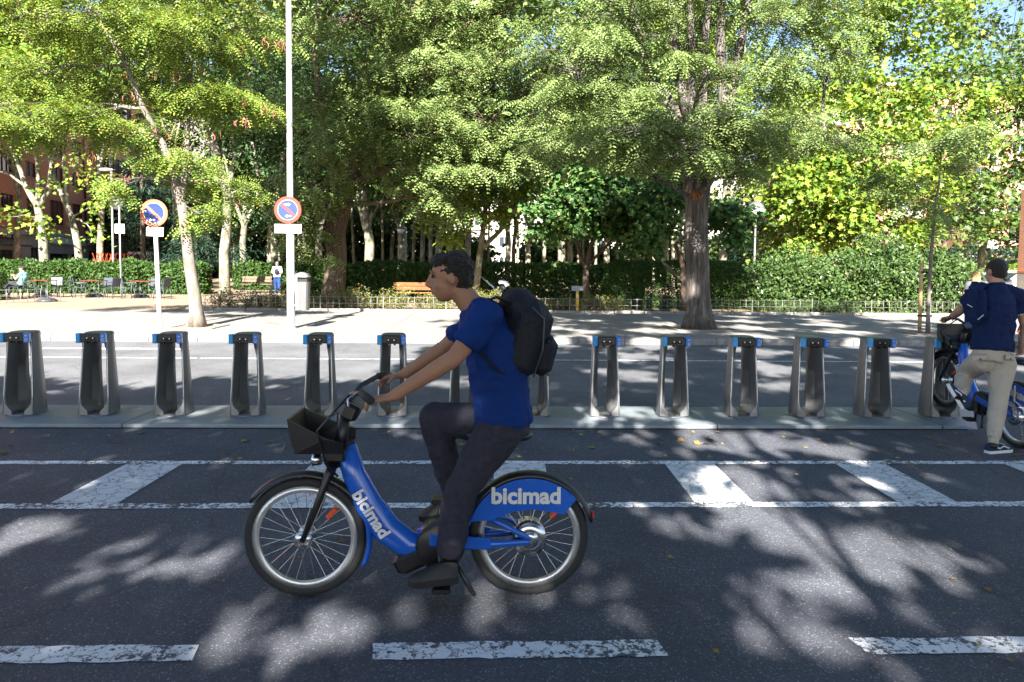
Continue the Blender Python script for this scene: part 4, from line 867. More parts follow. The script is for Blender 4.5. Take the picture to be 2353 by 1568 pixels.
def shade(x, y):
    """how much of the sunlight the near trees take away at a ground point"""
    if y < 8.2: d = 1.0
    else:
        edge_ = 9.0 - 0.02 * (x + 6) if x < -1.5 else 9.0 + (x + 1.5) * 1.6   # the shaded zone reaches further on the right
        d = 1.0 if y < edge_ else max(0.0, 1 - (y - edge_) / 1.0)
        if x > -1.5:
            d = max(d, 0.6 if y < 22.4 else 0)
            if y > 9: d = min(d, 0.68 if x > 1 else 0.55)
    if y > 13.5 and x < 3.0: d = min(d, max(0, (x + 1.5) / 4.5) * .5)
    for (cx, cy_, a, b, s) in LIT:
        e = ((x - cx) / a) ** 2 + ((y - cy_) / b) ** 2
        if e < 1.15: d = min(d, 1 - s * (1 if e < .8 else .55))
    # ragged natural gaps
    g = sin(x * 2.1 + y * .9) * sin(y * 1.7 - x * .6 + 1) + .5 * sin(x * 5.3 + 2) * sin(y * 4.1)
    return d if abs(d - .6) > .12 else (1.0 if g > -.08 else 0.0)
near = {}
stepx = .24
for x in np.arange(-9.5, 13, stepx):
    for y in np.arange(-3, 22.5, .30):
        xx, yy = x + random.uniform(-.1, .1), y + random.uniform(-.12, .12)
        if random.random() > shade(xx, yy): continue
        if yy > 8.2 and xx < -1.5: h = random.uniform(6.0, 8.0)
        elif yy > 8: h = random.uniform(7.5, 10.5) + .12 * yy
        else: h = random.uniform(5.2, 9.5)
        p = (xx - SHX * h, yy - SHY * h, h)
        key = min(range(5), key=lambda i: abs(p[0] - (-9 + 5 * i)))
        near.setdefault(key, []).append(p)
for key, pts in near.items():
    pts = np.array(pts); bx = -9 + 5 * key; base = Vector((bx, -6.5, 0.0))
    o = empty('shade_tree', base, 0, 'out-of-frame street tree on the near pavement, %s from the left' % ('first', 'second', 'third', 'fourth', 'fifth')[key], 'tree', 'near pavement street trees')
    trunk_mb([(0, 0, 0), (.05, .02, 2.5), (0, .1, 4.6)], [.24, .2, .17], 12, .05).build('trunk', M['bark_brown'], o)
    br = MB()
    for q in range(9):
        t = pts[random.randrange(len(pts))] - np.array(base); pa = bend((0, .1, random.uniform(3.2, 4.6)), t, 6, .12)
        br.tube(pa, [.05, .04, .03, .022, .016, .01, .005], 6, False)
        for w_ in range(5):
            t2 = pts[np.argmin(np.abs(pts - (np.array(base) + np.array(pa[random.randrange(3, 7)]) + rng.normal(0, .9, 3))).sum(1))] - np.array(base)
            br.tube(bend(pa[random.randrange(3, 6)], t2, 3, .1), [.012, .009, .006, .003], 4, False)
    br.build('branches', M['bark_brown'], o)
    u = norm(rng.normal(0, 1, pts.shape)); c, d, nn, s = sprays(pts - np.array(base), u, 26, .11, .15, .24)
    link('crown', leaf_mesh('crown', c, d, nn, s, T_KITE, M['leaf_shade']), o)
# ------------------------------------------------------------------ bike docks
def make_dock():
    o = empty('bike_dock', (0, 0, .042), 0)
    MB().lathe([(0, .012), (.2, .012), (.205, 0)], (0, 0, 0), 28).build('base_plate', M['dock'], o)
    for v in o.children[0].data.vertices: v.co.x *= .82; v.co.y = v.co.y * .95 - .0
    for sx in (-1, 1):
        lv = [0, .035, .055, .075, .11, .17, .3, .46, .5, .6, .7, .78, .83]
        rows = []
        for z in lv:
            t = z / .83; W = .158 - .033 * t                      # half width, tapering up
            yf = -.15 + .06 * t; yb = .15 - .035 * t               # front and back lean together
            toe = .098 if z < .05 else (.098 - (.098 - .022) * min(1, (z - .05) / .075) ** .55)
            bi = W - max(toe, .02)                                 # front rim, inner edge
            g = .045 + .01 * sin(pi * min(1, t * 1.1)) if z > .055 else .05   # see-through slot, half width
            gus = 0 if z < .46 else min(1, (z - .46) / .28)
            mid = (bi * .86 + g * .14) * (1 - gus) + (g + .012) * gus if z > .055 else bi * .9
            ym = yf + (yb - yf) * (.62 - .34 * gus)
            rows.append([(W - .012, yf), (bi + .006, yf), (bi, yf + .012), (mid, ym), (g, yb - .05), (g, yb), (W - .05, yb), (W - .015, yb - .04), (W + .004, (yf + yb) / 2), (W, yf + .02)])
        n = len(rows[0]); mb = MB()
        vs = [(sx * p[0], p[1], z + .011) for z, r in zip(lv, rows) for p in r]
        fs = []
        for i in range(len(lv) - 1):
            for k in range(n):
                q = (i * n + k, i * n + (k + 1) % n, (i + 1) * n + (k + 1) % n, (i + 1) * n + k); fs.append(q if sx < 0 else q[::-1])
        fs += [tuple(range(n)), tuple((len(lv) - 1) * n + i for i in range(n))]
        mb.add(vs, fs, 0, True)
        leg = mb.build('leg', M['dock'], o)
        leg.data.set_sharp_from_angle(angle=radians(32)) if hasattr(leg.data, 'set_sharp_from_angle') else None
    # cap over the slot, with rounded shoulders
    W, yf, yb = .1265, -.092, .117; cap = MB(); rows = []
    for z, i_ in ((.795, 0), (.852, 0), (.866, .007), (.873, .022)):
        h = [(W - .012 - i_, yf + i_), (W - i_, yf + .02 + i_), (W + .004 - i_, .01), (W - .015 - i_, yb - .04), (W - .05 - i_, yb - i_)]
        rows.append([(x, y, z) for x, y in h] + [(-x, y, z) for x, y in reversed(h)])
    cap.add([p for r in rows for p in r], [(i * 10 + k, i * 10 + (k + 1) % 10, i * 10 + 10 + (k + 1) % 10, i * 10 + 10 + k) for i in range(3) for k in range(10)] + [tuple(range(9, -1, -1)), tuple(range(30, 40))]).build('cap', M['dock'], o)
    for sx in (-1, 1):
        MB().tube([(sx * (.158 - .033 * z / .83 - .004), -.151 + .06 * z / .83, z + .012) for z in (.0, .2, .4, .6, .78)], .0055, 6).build('edge_highlight', M['rim'], o)  # bright tube added as a highlight where the front edge catches the sky
    hd = MB().box((0, -.135, .822), (.2, .085, .09), bev=.008).build('head', M['black'], o)
    MB().box((0, -.178, .812), (.105, .008, .034)).box((-.035, -.175, .775), (.018, .03, .02)).box((.035, -.175, .775), (.018, .03, .02)).build('lock_slot', M['black_gloss'], hd)
    MB().tube([(-.03, -.186, .82), (-.03, -.176, .82)], .007, 8).tube([(.03, -.186, .82), (.03, -.176, .82)], .007, 8).build('bolt', M['chrome'], hd)
    R = Matrix.Rotation(radians(14), 3, 'Z')
    MB().box((-.121, -.155, .818), (.052, .06, .1), R.inverted(), bev=.006).build('status_panel', M['cyan'], o)
    rp = MB().box((.121, -.155, .818), (.052, .06, .1), R, bev=.006).build('card_reader', M['blue'], o)
    sym = MB(); fm = Matrix.Translation((.121, -.155, .818)) @ R.to_4x4() @ frame((0, -.0312, 0), (1, 0, 0), (0, 0, 1))
    for r_, y0 in ((.017, .016), (.011, .016), (.005, .016)):
        a = [(cos(t) * (r_ + .0016), y0 + sin(t) * (r_ + .0016) - .004) for t in np.linspace(radians(38), radians(142), 9)]; b = [(cos(t) * (r_ - .0016), y0 + sin(t) * (r_ - .0016) - .004) for t in np.linspace(radians(142), radians(38), 9)]
        sym.prism(a + b, fm, .0012)
    def ringrect(w, h, t, cy_):
        for (cx, cy2, ww, hh) in ((0, cy_ + h / 2, w, t), (0, cy_ - h / 2, w, t), (-w / 2, cy_, t, h + t), (w / 2, cy_, t, h + t)):
            sym.prism([(cx - ww / 2, cy2 - hh / 2), (cx + ww / 2, cy2 - hh / 2), (cx + ww / 2, cy2 + hh / 2), (cx - ww / 2, cy2 + hh / 2)], fm, .0012)
    ringrect(.022, .03, .003, -.018)
    sym.prism([(-.005, -.026), (-.002, -.028), (.006, -.012), (.003, -.01)], fm, .0012)
    sym.build('symbol', M['white'], rp)
    return o
dock0 = make_dock()
ORD = ['first', 'second', 'third', 'fourth', 'fifth', 'sixth', 'seventh', 'eighth', 'ninth', 'tenth', 'eleventh', 'twelfth', 'thirteenth', 'fourteenth']
DX = [-4.87, -4.1, -3.32, -2.54, -1.77, -1.0, -.24, .52, 1.28, 2.03, 2.79, 3.53, 4.27, 5.02]
for i, x in enumerate(DX):
    o = dock0 if i == 0 else copy_tree(dock0)
    o.location = (x, 7.36 if i else 7.36, .042); o.rotation_euler.z = radians(random.uniform(-1, 1))
    ex = {5: ' behind the rider\'s hands', 6: ', behind the rider\'s elbow', 7: ', behind the rider\'s back'}.get(i, '')
    if i == 13: tag(o, 'grey metal bike dock at the right end holding a parked blue bike', 'bike dock', 'bike docks in a row')
    else: tag(o, 'grey metal bike dock with blue readers, %s from the left end%s' % (ORD[i], ex), 'bike dock', 'bike docks in a row')

# ------------------------------------------------------------------ signs and lamp posts
def disc(parent, c, r, red, arrows, tilt=0):
    """blue disc, red rim and diagonal bar, facing the street"""
    R0 = frame(c, (1, 0, 0), (0, 0, 1)) @ Matrix.Rotation(tilt, 4, 'Z')
    circ = lambda rr, n=40: [(rr * cos(2 * pi * i / n), rr * sin(2 * pi * i / n)) for i in range(n)]
    d = MB().prism(circ(r), R0 @ Matrix.Translation((0, 0, -.012)), .012).build('sign_disc', red, parent)
    MB().prism(circ(r * .735), R0, .002).build('blue_field', M['sign_blue'], d)
    ring = MB(); n = 44; a = circ(r * .752, n); b = circ(r * .728, n); vs = [R0 @ Vector((*p, .003)) for p in a + b]
    ring.add(vs, [(i, (i + 1) % n, n + (i + 1) % n, n + i) for i in range(n)]).build('white_ring', M['white'], d)
    w = r * .095; ln = r * .735; q = R0 @ Matrix.Rotation(-radians(42), 4, 'Z')
    MB().prism([(-ln * .985, -w), (ln * .985, -w), (ln * .985, w), (-ln * .985, w)], q @ Matrix.Translation((0, 0, .0025)), .002).build('red_bar', red, d)
    for (ax, ay, sg) in arrows:
        h = [(.0, .0), (.09, .065), (.09, .027), (.24, .027), (.24, -.027), (.09, -.027), (.09, -.065)]
        MB().prism([((ax + sg * (p[0] - .11)) * r * 1.9, (ay + p[1]) * r * 1.9) for p in (h if sg > 0 else h[::-1])], R0 @ Matrix.Translation((0, 0, .003)), .0015).build('arrow', M['white'], d)
    return d
b = G(367, 755, .13); lean = (P(355, 490, b.y) - b)
sp = empty('no_parking_sign', b, 0, 'no-parking disc with left arrow on a white square post at the kerb', 'sign')
tilt = atan2(lean.x, lean.z)
MB().box((lean.x / 2 * 1.02, .02, lean.z / 2), (.08, .045, lean.z + .1), Matrix.Rotation(tilt, 3, 'Y')).build('post', M['white'], sp)
disc(sp, lean + Vector((0, -.03, 0)), .31, M['sign_red_faded'], ((-.09, -.27, 1),), radians(-1.5))
pl = MB().box(lean + Vector((.012, -.02, -.425)), (.385, .015, .205), Matrix.Rotation(radians(1.5), 3, 'Y'), bev=.004).build('sign_plate', M['white'], sp)
for r in range(3):
    for cidx in range(5):
        if (r, cidx) in ((1, 0), (1, 2), (1, 4), (2, 1)): continue
        MB().box(lean + Vector((-.115 + .058 * cidx, -.029, -.4 - .032 * r)), (.018, .002, .006)).build('faded_mark', M['letter_faded'], pl)

b = G(669, 755, .13)
lp = empty('lamp_post', b, 0, 'tall pale steel lamp post carrying a round sign and a litter bin', 'lamp post')
MB().lathe([(.1, 0), (.092, .05), (.092, 2.35), (.085, 2.4), (.072, 2.42), (.068, 5), (.055, 9.5)], (0, 0, 0), 20).build('post', M['steel'], lp)
MB().lathe([(.13, 0), (.13, .012), (.1, .02)], (0, 0, 0), 20).build('base_flange', M['steel'], lp)
arm = MB().tube([(0, 0, 9.3), (0, -.3, 9.7), (0, -1.5, 9.95)], [.045, .04, .035], 8).build('arm', M['steel'], lp)
MB().ell((0, -1.8, 9.95), (.16, .42, .08)).build('lantern', M['bin_light'], lp)
si = empty('truck_parking_sign', b + Vector((-.03, -.1, 2.7)), 0, 'red and blue no-stopping disc with two arrows and white plate on the lamp post', 'sign')
disc(si, Vector((0, 0, .07)), .31, M['sign_red'], ((0, .21, -1), (0, -.24, 1)), radians(0))
pl = MB().box((0, .01, -.365), (.62, .012, .205), bev=.004).build('sign_plate', M['white'], si)
put_text('A CAMIONES', .075, M['letter_faded'], pl, FACE_CAM((0, -.0, -.325)), space=1.15)
put_text('Y AUTOCARES', .075, M['letter_faded'], pl, FACE_CAM((0, -.0, -.41)), space=1.15)
MB().box((0, .03, .07), (.1, .04, .05)).box((0, .03, -.36), (.1, .04, .04)).build('bracket', M['steel'], si)
# litter bin on the lamp post
bn = empty('litter_bin', b + Vector((.27, -.02, .44)), 0, 'grey plastic litter bin hung on the lamp post', 'bin'); bn.scale = (.88, .88, .92)
def taper_box(mb, z0, z1, a0, a1, b0, b1, cx0=0, cx1=0):
    r = lambda a, b_: [(-a, -b_ * .55), (-a * .8, -b_ * .92), (0, -b_), (a * .8, -b_ * .92), (a, -b_ * .55), (a, b_ * .8), (a * .8, b_), (-a * .8, b_), (-a, b_ * .8)]
    lo = r(a0, b0); hi = r(a1, b1); n = len(lo)
    vs = [(p[0] + cx0, p[1], z0) for p in lo] + [(p[0] + cx1, p[1], z1) for p in hi]
    return mb.add(vs, [tuple(range(n - 1, -1, -1)), tuple(range(n, 2 * n))] + [(i, (i + 1) % n, n + (i + 1) % n, n + i) for i in range(n)])
taper_box(MB(), 0, .72, .155, .19, .15, .18).build('body', M['bin'], bn)
taper_box(MB(), .0, .9, .052, .058, .156, .19, -.1, -.125).build('side_band', M['bin_light'], bn)
hood = MB(); taper_box(hood, .84, .92, .2, .15, .19, .15); taper_box(hood, .92, .965, .15, .05, .15, .06); hood.build('lid', M['bin_light'], bn)
MB().box((.01, .02, .78), (.3, .26, .14)).build('opening', M['black'], bn)
MB().box((-.19, .02, .5), (.05, .08, .06)).box((-.19, .02, .12), (.05, .08, .06)).build('bracket', M['bin'], bn)
# dog sign, plain pole, globe lamps, information post
def pole_at(px, py0, Y): p = P(px, py0, Y); return Vector((p.x, Y, .1))
b = pole_at(277, 600, 32.2); t = P(275, 530, 32.2)
o = empty('dog_sign', b, 0, 'small white PERROS NO plate on a thin grey pole behind the tables', 'sign')
MB().tube([(0, 0, 0), (t.x - b.x, 0, P(273, 478, 32.2).z)], .035, 8).build('pole', M['steel'], o)
pl = MB().box((t.x - b.x + .03, -.05, t.z - .02), (.44, .012, .42), bev=.004).build('sign_plate', M['white'], o)
put_text('PERROS', .105, M['letter_black'], pl, FACE_CAM((t.x - b.x + .03, -.058, t.z + .07)), bold=.003); put_text('NO', .105, M['letter_black'], pl, FACE_CAM((t.x - b.x + .05, -.058, t.z - .08)), bold=.003)
dsk = MB().lathe([(0, -.01), (.3, -.01), (.3, .01), (0, .01)], (0, 0, 0), 24, rot=Matrix.Rotation(pi / 2, 3, 'X')).build('sign_back', M['bin'], o); dsk.location = P(268, 467, 32.2) - b
b = pole_at(260, 600, 36); o = empty('street_light', b, 0, 'thin grey street light pole rising left of the PERROS NO plate', 'lamp post')
tp = P(256, 395, 36)
MB().tube([(0, 0, 0), (tp.x - b.x, 0, tp.z - .1)], [.06, .04], 8).build('pole', M['steel'], o)
MB().ell((tp.x - b.x - .3, 0, tp.z), (.4, .15, .08)).build('lantern', M['white'], o)
def globe_lamp(px, py, Y, label, r, side=0.0):
    p = P(px, py, Y); b = Vector((p.x + side, Y, .1)); o = empty('globe_lamp', b, 0, label, 'lamp')
    MB().lathe([(.07, 0), (.06, .6), (.045, .7), (.04, p.z - r - .1)], (0, 0, 0), 10).build('post', M['fence'], o)
    if side: MB().tube([(0, 0, p.z - r - .15), (0, 0, p.z), (-side, 0, p.z + .05)], .03, 6).build('arm', M['steel'], o)
    g = MB().ell((-side, 0, p.z - .1), (r, r, r), None, 20, 12).build('globe', M['globe'], o)
    MB().lathe([(r * 1.015 * cos(a), r * 1.015 * sin(a)) for a in np.linspace(0, pi / 2 - .02, 8)], (-side, 0, p.z - .1), 20, caps=False).build('hood', M['bin'], o)
    MB().lathe([(r * 1.1, -.015), (r * 1.1, .015)], (-side, 0, p.z - .1), 20, caps=False).build('rim', M['steel'], o)

globe_lamp(1737, 483, 29.6, 'globe lamp with grey hood standing behind the right hedge', .37)
globe_lamp(921, 528, 33, 'small white lamp on a thin post in front of the grove', .18, .25)
b = G(1326, 717, .13)
o = empty('information_post', b, 0, 'yellow wooden post with slanted grey panel behind the low fence', 'sign')
MB().box((0, 0, .36), (.09, .09, .72), bev=.01).build('post', M['yellow'], o)
MB().box((0, 0, .16), (.094, .094, .01)).build('band', M['letter_black'], o)
for z in (.57, .51): MB().box((0, -.047, z), (.055, .004, .045)).build('sticker', M['white'], o)
MB().box((0, .0, .79), (.4, .025, .2), Matrix.Rotation(radians(-38), 3, 'X') , bev=.005).build('panel', M['steel'], o)

# low wire fence: each picket a piece
def fence(name, label, A, B, h=.46, step=.206):
    A, B = Vector(A), Vector(B); L_ = (B - A).length; rz = atan2(B.y - A.y, B.x - A.x)
    o = empty(name, A, rz, label, 'fence')
    pk = MB().tube([(0, 0, 0), (0, 0, h + .02)], .0085, 5).mesh('picket', M['fence'])
    hook = MB().tube([(0, 0, 0), (0, 0, h + .01), (0, -.03, h + .045), (0, -.05, h + .02)], .008, 5).mesh('picket', M['fence'])
    n = int(L_ / step)
    for i in range(n + 1):
        link('picket', hook if i % 3 == 0 else pk, o, (i * step, random.uniform(-.004, .004), .02), (random.uniform(-.03, .03), random.uniform(-.02, .02), 0))
    for z in (.035, h * .55, h): MB().tube([(0, .009, z), (L_, .009, z)], .0085, 5).build('rail', M['fence'], o)
    for i in range(0, n, 10): MB().box((i * step, 0, .25), (.022, .022, .54)).build('post', M['fence'], o)
fence('low_wire_fence', 'long low wire fence between the pavement and the shrubs', (-9.6, 22.62, .12), (17.8, 22.72, .12))
fence('low_wire_fence', 'short low wire fence by the seated man at the left edge', (-18.6, 24.2, .12), (-15.9, 26.4, .12), .48)
# stake beside the young tree
b = G(2113, 765, .13); t = P(2117, 603, b.y)
o = empty('tree_stake', b, 0, 'round pale wooden stake tied to the young tree with black straps', 'stake')
MB().tube([(0, 0, 0), ((t.x - b.x) * .5, 0, t.z * .5), (t.x - b.x, 0, t.z - .13)], [.042, .041, .04], 10).build('stake', M['wood'], o)
for zz in (1.48, .42):
    x1 = .2 if zz < 1 else .24
    MB().tube([(-.05, -.045, zz), (x1 / 2, -.05, zz - .01), (x1 + .06, -.045, zz), (x1 + .06, .05, zz), (x1 / 2, .05, zz), (-.05, .045, zz), (-.05, -.045, zz)], [(.022, .004)] * 7, 6, up=(0, 0, 1)).build('strap', M['black'], o)

# ------------------------------------------------------------------ café tables and chairs
def make_chair():
    o = empty('cafe_chair')
    MB().box((0, 0, .445), (.44, .44, .025), bev=.01).build('seat', M['chair'], o)
    bk = MB(); R = Matrix.Rotation(radians(-10), 3, 'X')
    bk.box((0, .235, .68), (.44, .03, .36), R, bev=.012); bk.build('backrest', M['chair'], o)
    for sx in (-1, 1):
        MB().tube([(sx * .21, -.19, .44), (sx * .23, -.24, 0)], [.017, .013], 6).build('leg', M['chair'], o)
        MB().tube([(sx * .21, .2, .5), (sx * .23, .28, 0)], [.017, .013], 6).build('leg', M['chair'], o)
        MB().tube([(sx * .22, -.16, .44), (sx * .26, -.2, .62), (sx * .26, -.1, .66), (sx * .26, .15, .67), (sx * .23, .24, .66)], .015, 6).build('armrest', M['chair'], o)
    return o
def make_table():
    o = empty('cafe_table')
    MB().box((0, 0, .735), (.8, .7, .03), bev=.01).build('table_top', M['table_red'], o)
    for sx in (-1, 1):
        for sy in (-1, 1): MB().tube([(sx * .35, sy * .3, .72), (sx * .37, sy * .32, 0)], .016, 6).build('leg', M['chair'], o)
    return o
ch0, tb0 = make_chair(), make_table(); used = [0, 0]
def put_chair(px, Y, rz, label):
    p = P(px, 640, Y); o = ch0 if not used[0] else copy_tree(ch0); used[0] = 1
    o.location = (p.x, Y, .115); o.rotation_euler.z = rz; tag(o, label, 'chair', 'charcoal café armchairs')
def put_table(px, Y, label):
    p = P(px, 640, Y); o = tb0 if not used[1] else copy_tree(tb0); used[1] = 1
    o.location = (p.x, Y, .115); tag(o, label, 'table', 'red topped café tables')
put_table(99, 29.4, 'red topped café table nearest the seated man'); put_table(216, 29.6, 'middle red topped café table in front of the hedge'); put_table(330, 29.5, 'red topped café table behind the white sign post')
put_chair(68, 29.2, 2.2, 'charcoal armchair just right of the seated man'); put_chair(126, 29.9, .25, 'charcoal armchair facing us behind the leftmost table'); put_chair(146, 30.6, -1.0, 'charcoal armchair half hidden right of the leftmost table')
put_chair(186, 29.5, 1.9, 'charcoal armchair left of the middle table'); put_chair(240, 30.1, -.2, 'charcoal armchair facing us behind the middle table'); put_chair(257, 29.2, -1.9, 'charcoal armchair turned away right of the middle table')
put_chair(299, 29.4, 1.8, 'charcoal armchair left of the table by the white sign post'); put_chair(349, 30, -.15, 'charcoal armchair facing us behind the white sign post'); put_chair(372, 29.3, -1.8, 'charcoal armchair right of the white sign post')
put_chair(40, 29.6, -1.75, 'charcoal armchair the man in the turquoise shirt sits in')
def umbrella_base(px, Y, label):
    p = P(px, 640, Y); o = empty('parasol_base', (p.x, Y, .12), 0, label, 'parasol base', 'parasol bases on the café terrace')
    MB().lathe([(.36, 0), (.36, .05), (.25, .12), (.07, .16), (.04, .17)], n=20).build('foot', M['chair'], o); MB().tube([(0, 0, .15), (0, 0, .48)], .035, 10).build('socket', M['chair'], o)
umbrella_base(106, 26.6, 'dark domed parasol base standing alone in front of the tables'); umbrella_base(96, 30.8, 'parasol base under the leftmost table'); umbrella_base(216, 30.4, 'parasol base under the middle table'); umbrella_base(322, 30.3, 'parasol base under the table by the white sign post')
# benches
def bench(px, Y, rz, label, w=1.7, m='bench_wood'):
    p = P(px, 640, Y); o = empty('park_bench', (p.x, Y, .115), rz, label, 'bench')
    for i in range(3): MB().box((0, -.14 + .15 * i, .44), (w, .13, .04), bev=.006).build('seat_slat', M[m], o)
    for z in (.62, .78): MB().box((0, .27 + (z - .6) * .25, z), (w, .035, .14), Matrix.Rotation(radians(-12), 3, 'X'), bev=.006).build('back_slat', M[m], o)
    for sx in (-1, 1):
        MB().tube([(sx * w * .42, -.2, 0), (sx * w * .42, -.2, .42), (sx * w * .42, .2, .42), (sx * w * .42, .33, .86)], .02, 6).tube([(sx * w * .42, .2, .42), (sx * w * .42, .25, 0)], .02, 6).build('leg', M['black'], o)
M['bench_dark'] = mat('old_bench_wood', (.11, .06, .035), .65, var=.2, vscale=9)
bench(590, 36.5, 0, 'brown park bench left of the walker with the stroller', 1.7, 'bench_dark')
bench(962, 27.4, pi, 'orange-brown bench back showing above the rose bushes behind the rider', 1.9)
# barriers, cars and van behind the hedge
M['orange'] = mat('barrier_orange', (.8, .09, .02), .45)
p = P(261, 640, 44); o = empty('expanding_barrier', (p.x, 44, .1), 0, 'orange folding lattice barrier behind the left hedge', 'barrier')
w = 2.15
for i in range(9):
    x = -w / 2 + w * i / 8
    MB().tube([(x - .12, 0, 1.1), (x + .22, 0, 2.1)], .03, 5).build('slat', M['orange'], o); MB().tube([(x + .12, .04, 1.1), (x - .22, .04, 2.1)], .03, 5).build('slat', M['orange'], o)
for sx in (-1, 1): MB().box((sx * w / 2, .02, .7), (.08, .08, 1.4)).build('post', M['orange'], o)
MB().box((0, .02, 1.1), (w, .05, .08)).build('rail', M['orange'], o)
def car(name, label, loc, rz, col, L=4.3, W=1.78, H=1.48, van=False, suv=False):
    o = empty(name, loc, rz, label, 'van' if van else 'car'); pm = mat(label[:20].replace(' ', '_'), col, .28, coat=.7)
    if van: side = [(-L / 2, .3), (-L / 2, 1.2), (-L / 2 + .05, H - .12), (-L / 2 + .2, H), (L / 2 - 1.5, H), (L / 2 - .75, 1.25), (L / 2 - .1, 1.05), (L / 2, .7), (L / 2, .3)]
    else:
        k = .12 if suv else 0
        side = [(-L / 2, .32), (-L / 2 - .0, .75 + k), (-L / 2 + .12, .95 + k), (-L / 2 + .45, H - .1), (-L / 2 + .9, H), (.3, H), (.95, .98 + k), (L / 2 - .25, .82 + k), (L / 2, .65), (L / 2, .32)]
    n = len(side); body = MB(); vs = []
    for s_ in (-1, 1):
        for (x, z) in side:
            ins = .0 if z < 1.0 else .16 * (z - 1.0) / max(.1, H - 1.0) * (0.5 if van else 1); vs.append((x, s_ * (W / 2 - ins), z))
    fs = [tuple(range(n)), tuple(range(2 * n - 1, n - 1, -1))] + [(i, n + i, n + (i + 1) % n, (i + 1) % n) for i in range(n)]
    bd = body.add(vs, fs).build('body', pm, o)
    bv = bd.modifiers.new('bev', 'BEVEL'); bv.width = .06; bv.segments = 2; bv.limit_method = 'ANGLE'
    gl = [(-L / 2 + .55, 1.0), (-L / 2 + .95, H - .1), (.25, H - .1), (.75, 1.02)] if not van else [(-L / 2 + .4, 1.15), (-L / 2 + .4, H - .25), (L / 2 - 1.55, H - .25), (L / 2 - .95, 1.2)]
    for s_ in (-1, 1):
        yy = lambda z: s_ * (W / 2 - .16 * max(0, z - 1.0) / max(.1, H - 1.0) * (0.5 if van else 1) + .004)
        mid = (gl[0][0] + gl[3][0]) / 2
        for (q0, q1) in ((0, .48), (.52, 1)):
            lo = lambda t: gl[0][0] + (gl[3][0] - gl[0][0]) * t; hi = lambda t: gl[1][0] + (gl[2][0] - gl[1][0]) * t
            pts = [(lo(q0), gl[0][1]), (lo(q1), gl[0][1]), (hi(q1), gl[1][1]), (hi(q0), gl[1][1])]
            MB().add([(x, yy(z), z) for x, z in pts], [(0, 1, 2, 3) if s_ < 0 else (3, 2, 1, 0)]).build('side_window', M['glass'], o)
        MB().box((-L / 2 - .0, s_ * (W / 2 - .17), .88 if not van else 1.0), (.05, .22, .16 if not van else .5), bev=.01).build('tail_light', M['sign_red'], o)
        MB().box((L / 2 - .03, s_ * (W / 2 - .25), .68), (.08, .3, .14), bev=.01).build('headlight', M['chrome'], o)
        for x in (-L / 2 + .8, L / 2 - .85):
            wh = MB().lathe([(0, -.1), (.2, -.11), (.31, -.1), (.33, -.06), (.33, .06), (.31, .1), (0, .1)], (x, s_ * (W / 2 - .08), .33), 18, rot=Matrix.Rotation(pi / 2, 3, 'X')).build('wheel', M['rubber'], o)
            MB().lathe([(0, -.02), (.2, -.01), (.2, .01), (0, .02)], (x, s_ * (W / 2 + .03), .33), 14, rot=Matrix.Rotation(pi / 2, 3, 'X')).build('rim', M['rim'], wh)
    if van:
        MB().box((-L / 2 - .015, 0, H - .55), (.03, W * .74, .62), bev=.01).build('rear_window', M['glass'], o); MB().box((-L / 2 - .02, 0, H - .08), (.05, .5, .06)).build('brake_light', M['maroon'], o); MB().box((-L / 2 - .02, 0, 1.2), (.04, .03, 1.6)).build('door_gap', M['black'], o)
    else:
        a, b_ = ((-L / 2 + .14, .99 + k), (-L / 2 + .44, H - .13)); MB().add([(a[0] - .01, -W / 2 + .2, a[1]), (a[0] - .01, W / 2 - .2, a[1]), (b_[0] - .012, W / 2 - .28, b_[1]), (b_[0] - .012, -W / 2 + .28, b_[1])], [(0, 3, 2, 1)]).build('rear_window', M['glass'], o)
        a, b_ = ((.35, H - .06), (.93, 1.02 + k)); MB().add([(a[0] + .02, -W / 2 + .28, a[1]), (a[0] + .02, W / 2 - .28, a[1]), (b_[0] + .02, W / 2 - .2, b_[1]), (b_[0] + .02, -W / 2 + .2, b_[1])], [(0, 1, 2, 3)]).build('windscreen', M['glass'], o)
    MB().box((-L / 2 - .02, 0, .55), (.03, .5, .11)).build('number_plate', M['white'], o)
    return o
p = P(312, 640, 60); car('parked_van', 'white van with dark rear windows parked behind the left hedge', (p.x + .6, 63, .05), radians(72), (.72, .73, .74), 5.4, 2.0, 2.52, van=True)
p = P(131, 640, 50); car('parked_car', 'red car roof just showing over the left hedge', (p.x, 50, .05), radians(10), (.55, .02, .015), H=1.52)
p = P(420, 640, 60); car('parked_car', 'pale car half hidden behind the slim locust trunk', (p.x, 60, .05), radians(4), (.6, .62, .65))
p = P(2232, 640, 33); car('parked_car', 'silver grey car parked behind the rounded glossy shrub', (p.x - .6, 33, .1), radians(178), (.42, .44, .47), H=1.5)
p = P(2332, 640, 31); car('parked_car', 'white hatchback with red tail light at the right edge behind the man', (p.x - .3, 30.4, .1), radians(176), (.78, .78, .78), H=1.6, suv=True)
p = P(2350, 640, 28); o = empty('brick_pillar', (p.x + .35, 28, .1), 0, 'brick and concrete pillar at the right picture edge', 'pillar')
MB().box((0, 0, .75), (.7, .7, 1.5), bev=.01).build('lower_block', M['stone'], o); MB().box((0, 0, 3.25), (.66, .66, 3.5)).build('upper_block', M['brick_pink'], o); MB().box((0, 0, 1.54), (.72, .72, .08)).build('band', M['brick_red'], o)
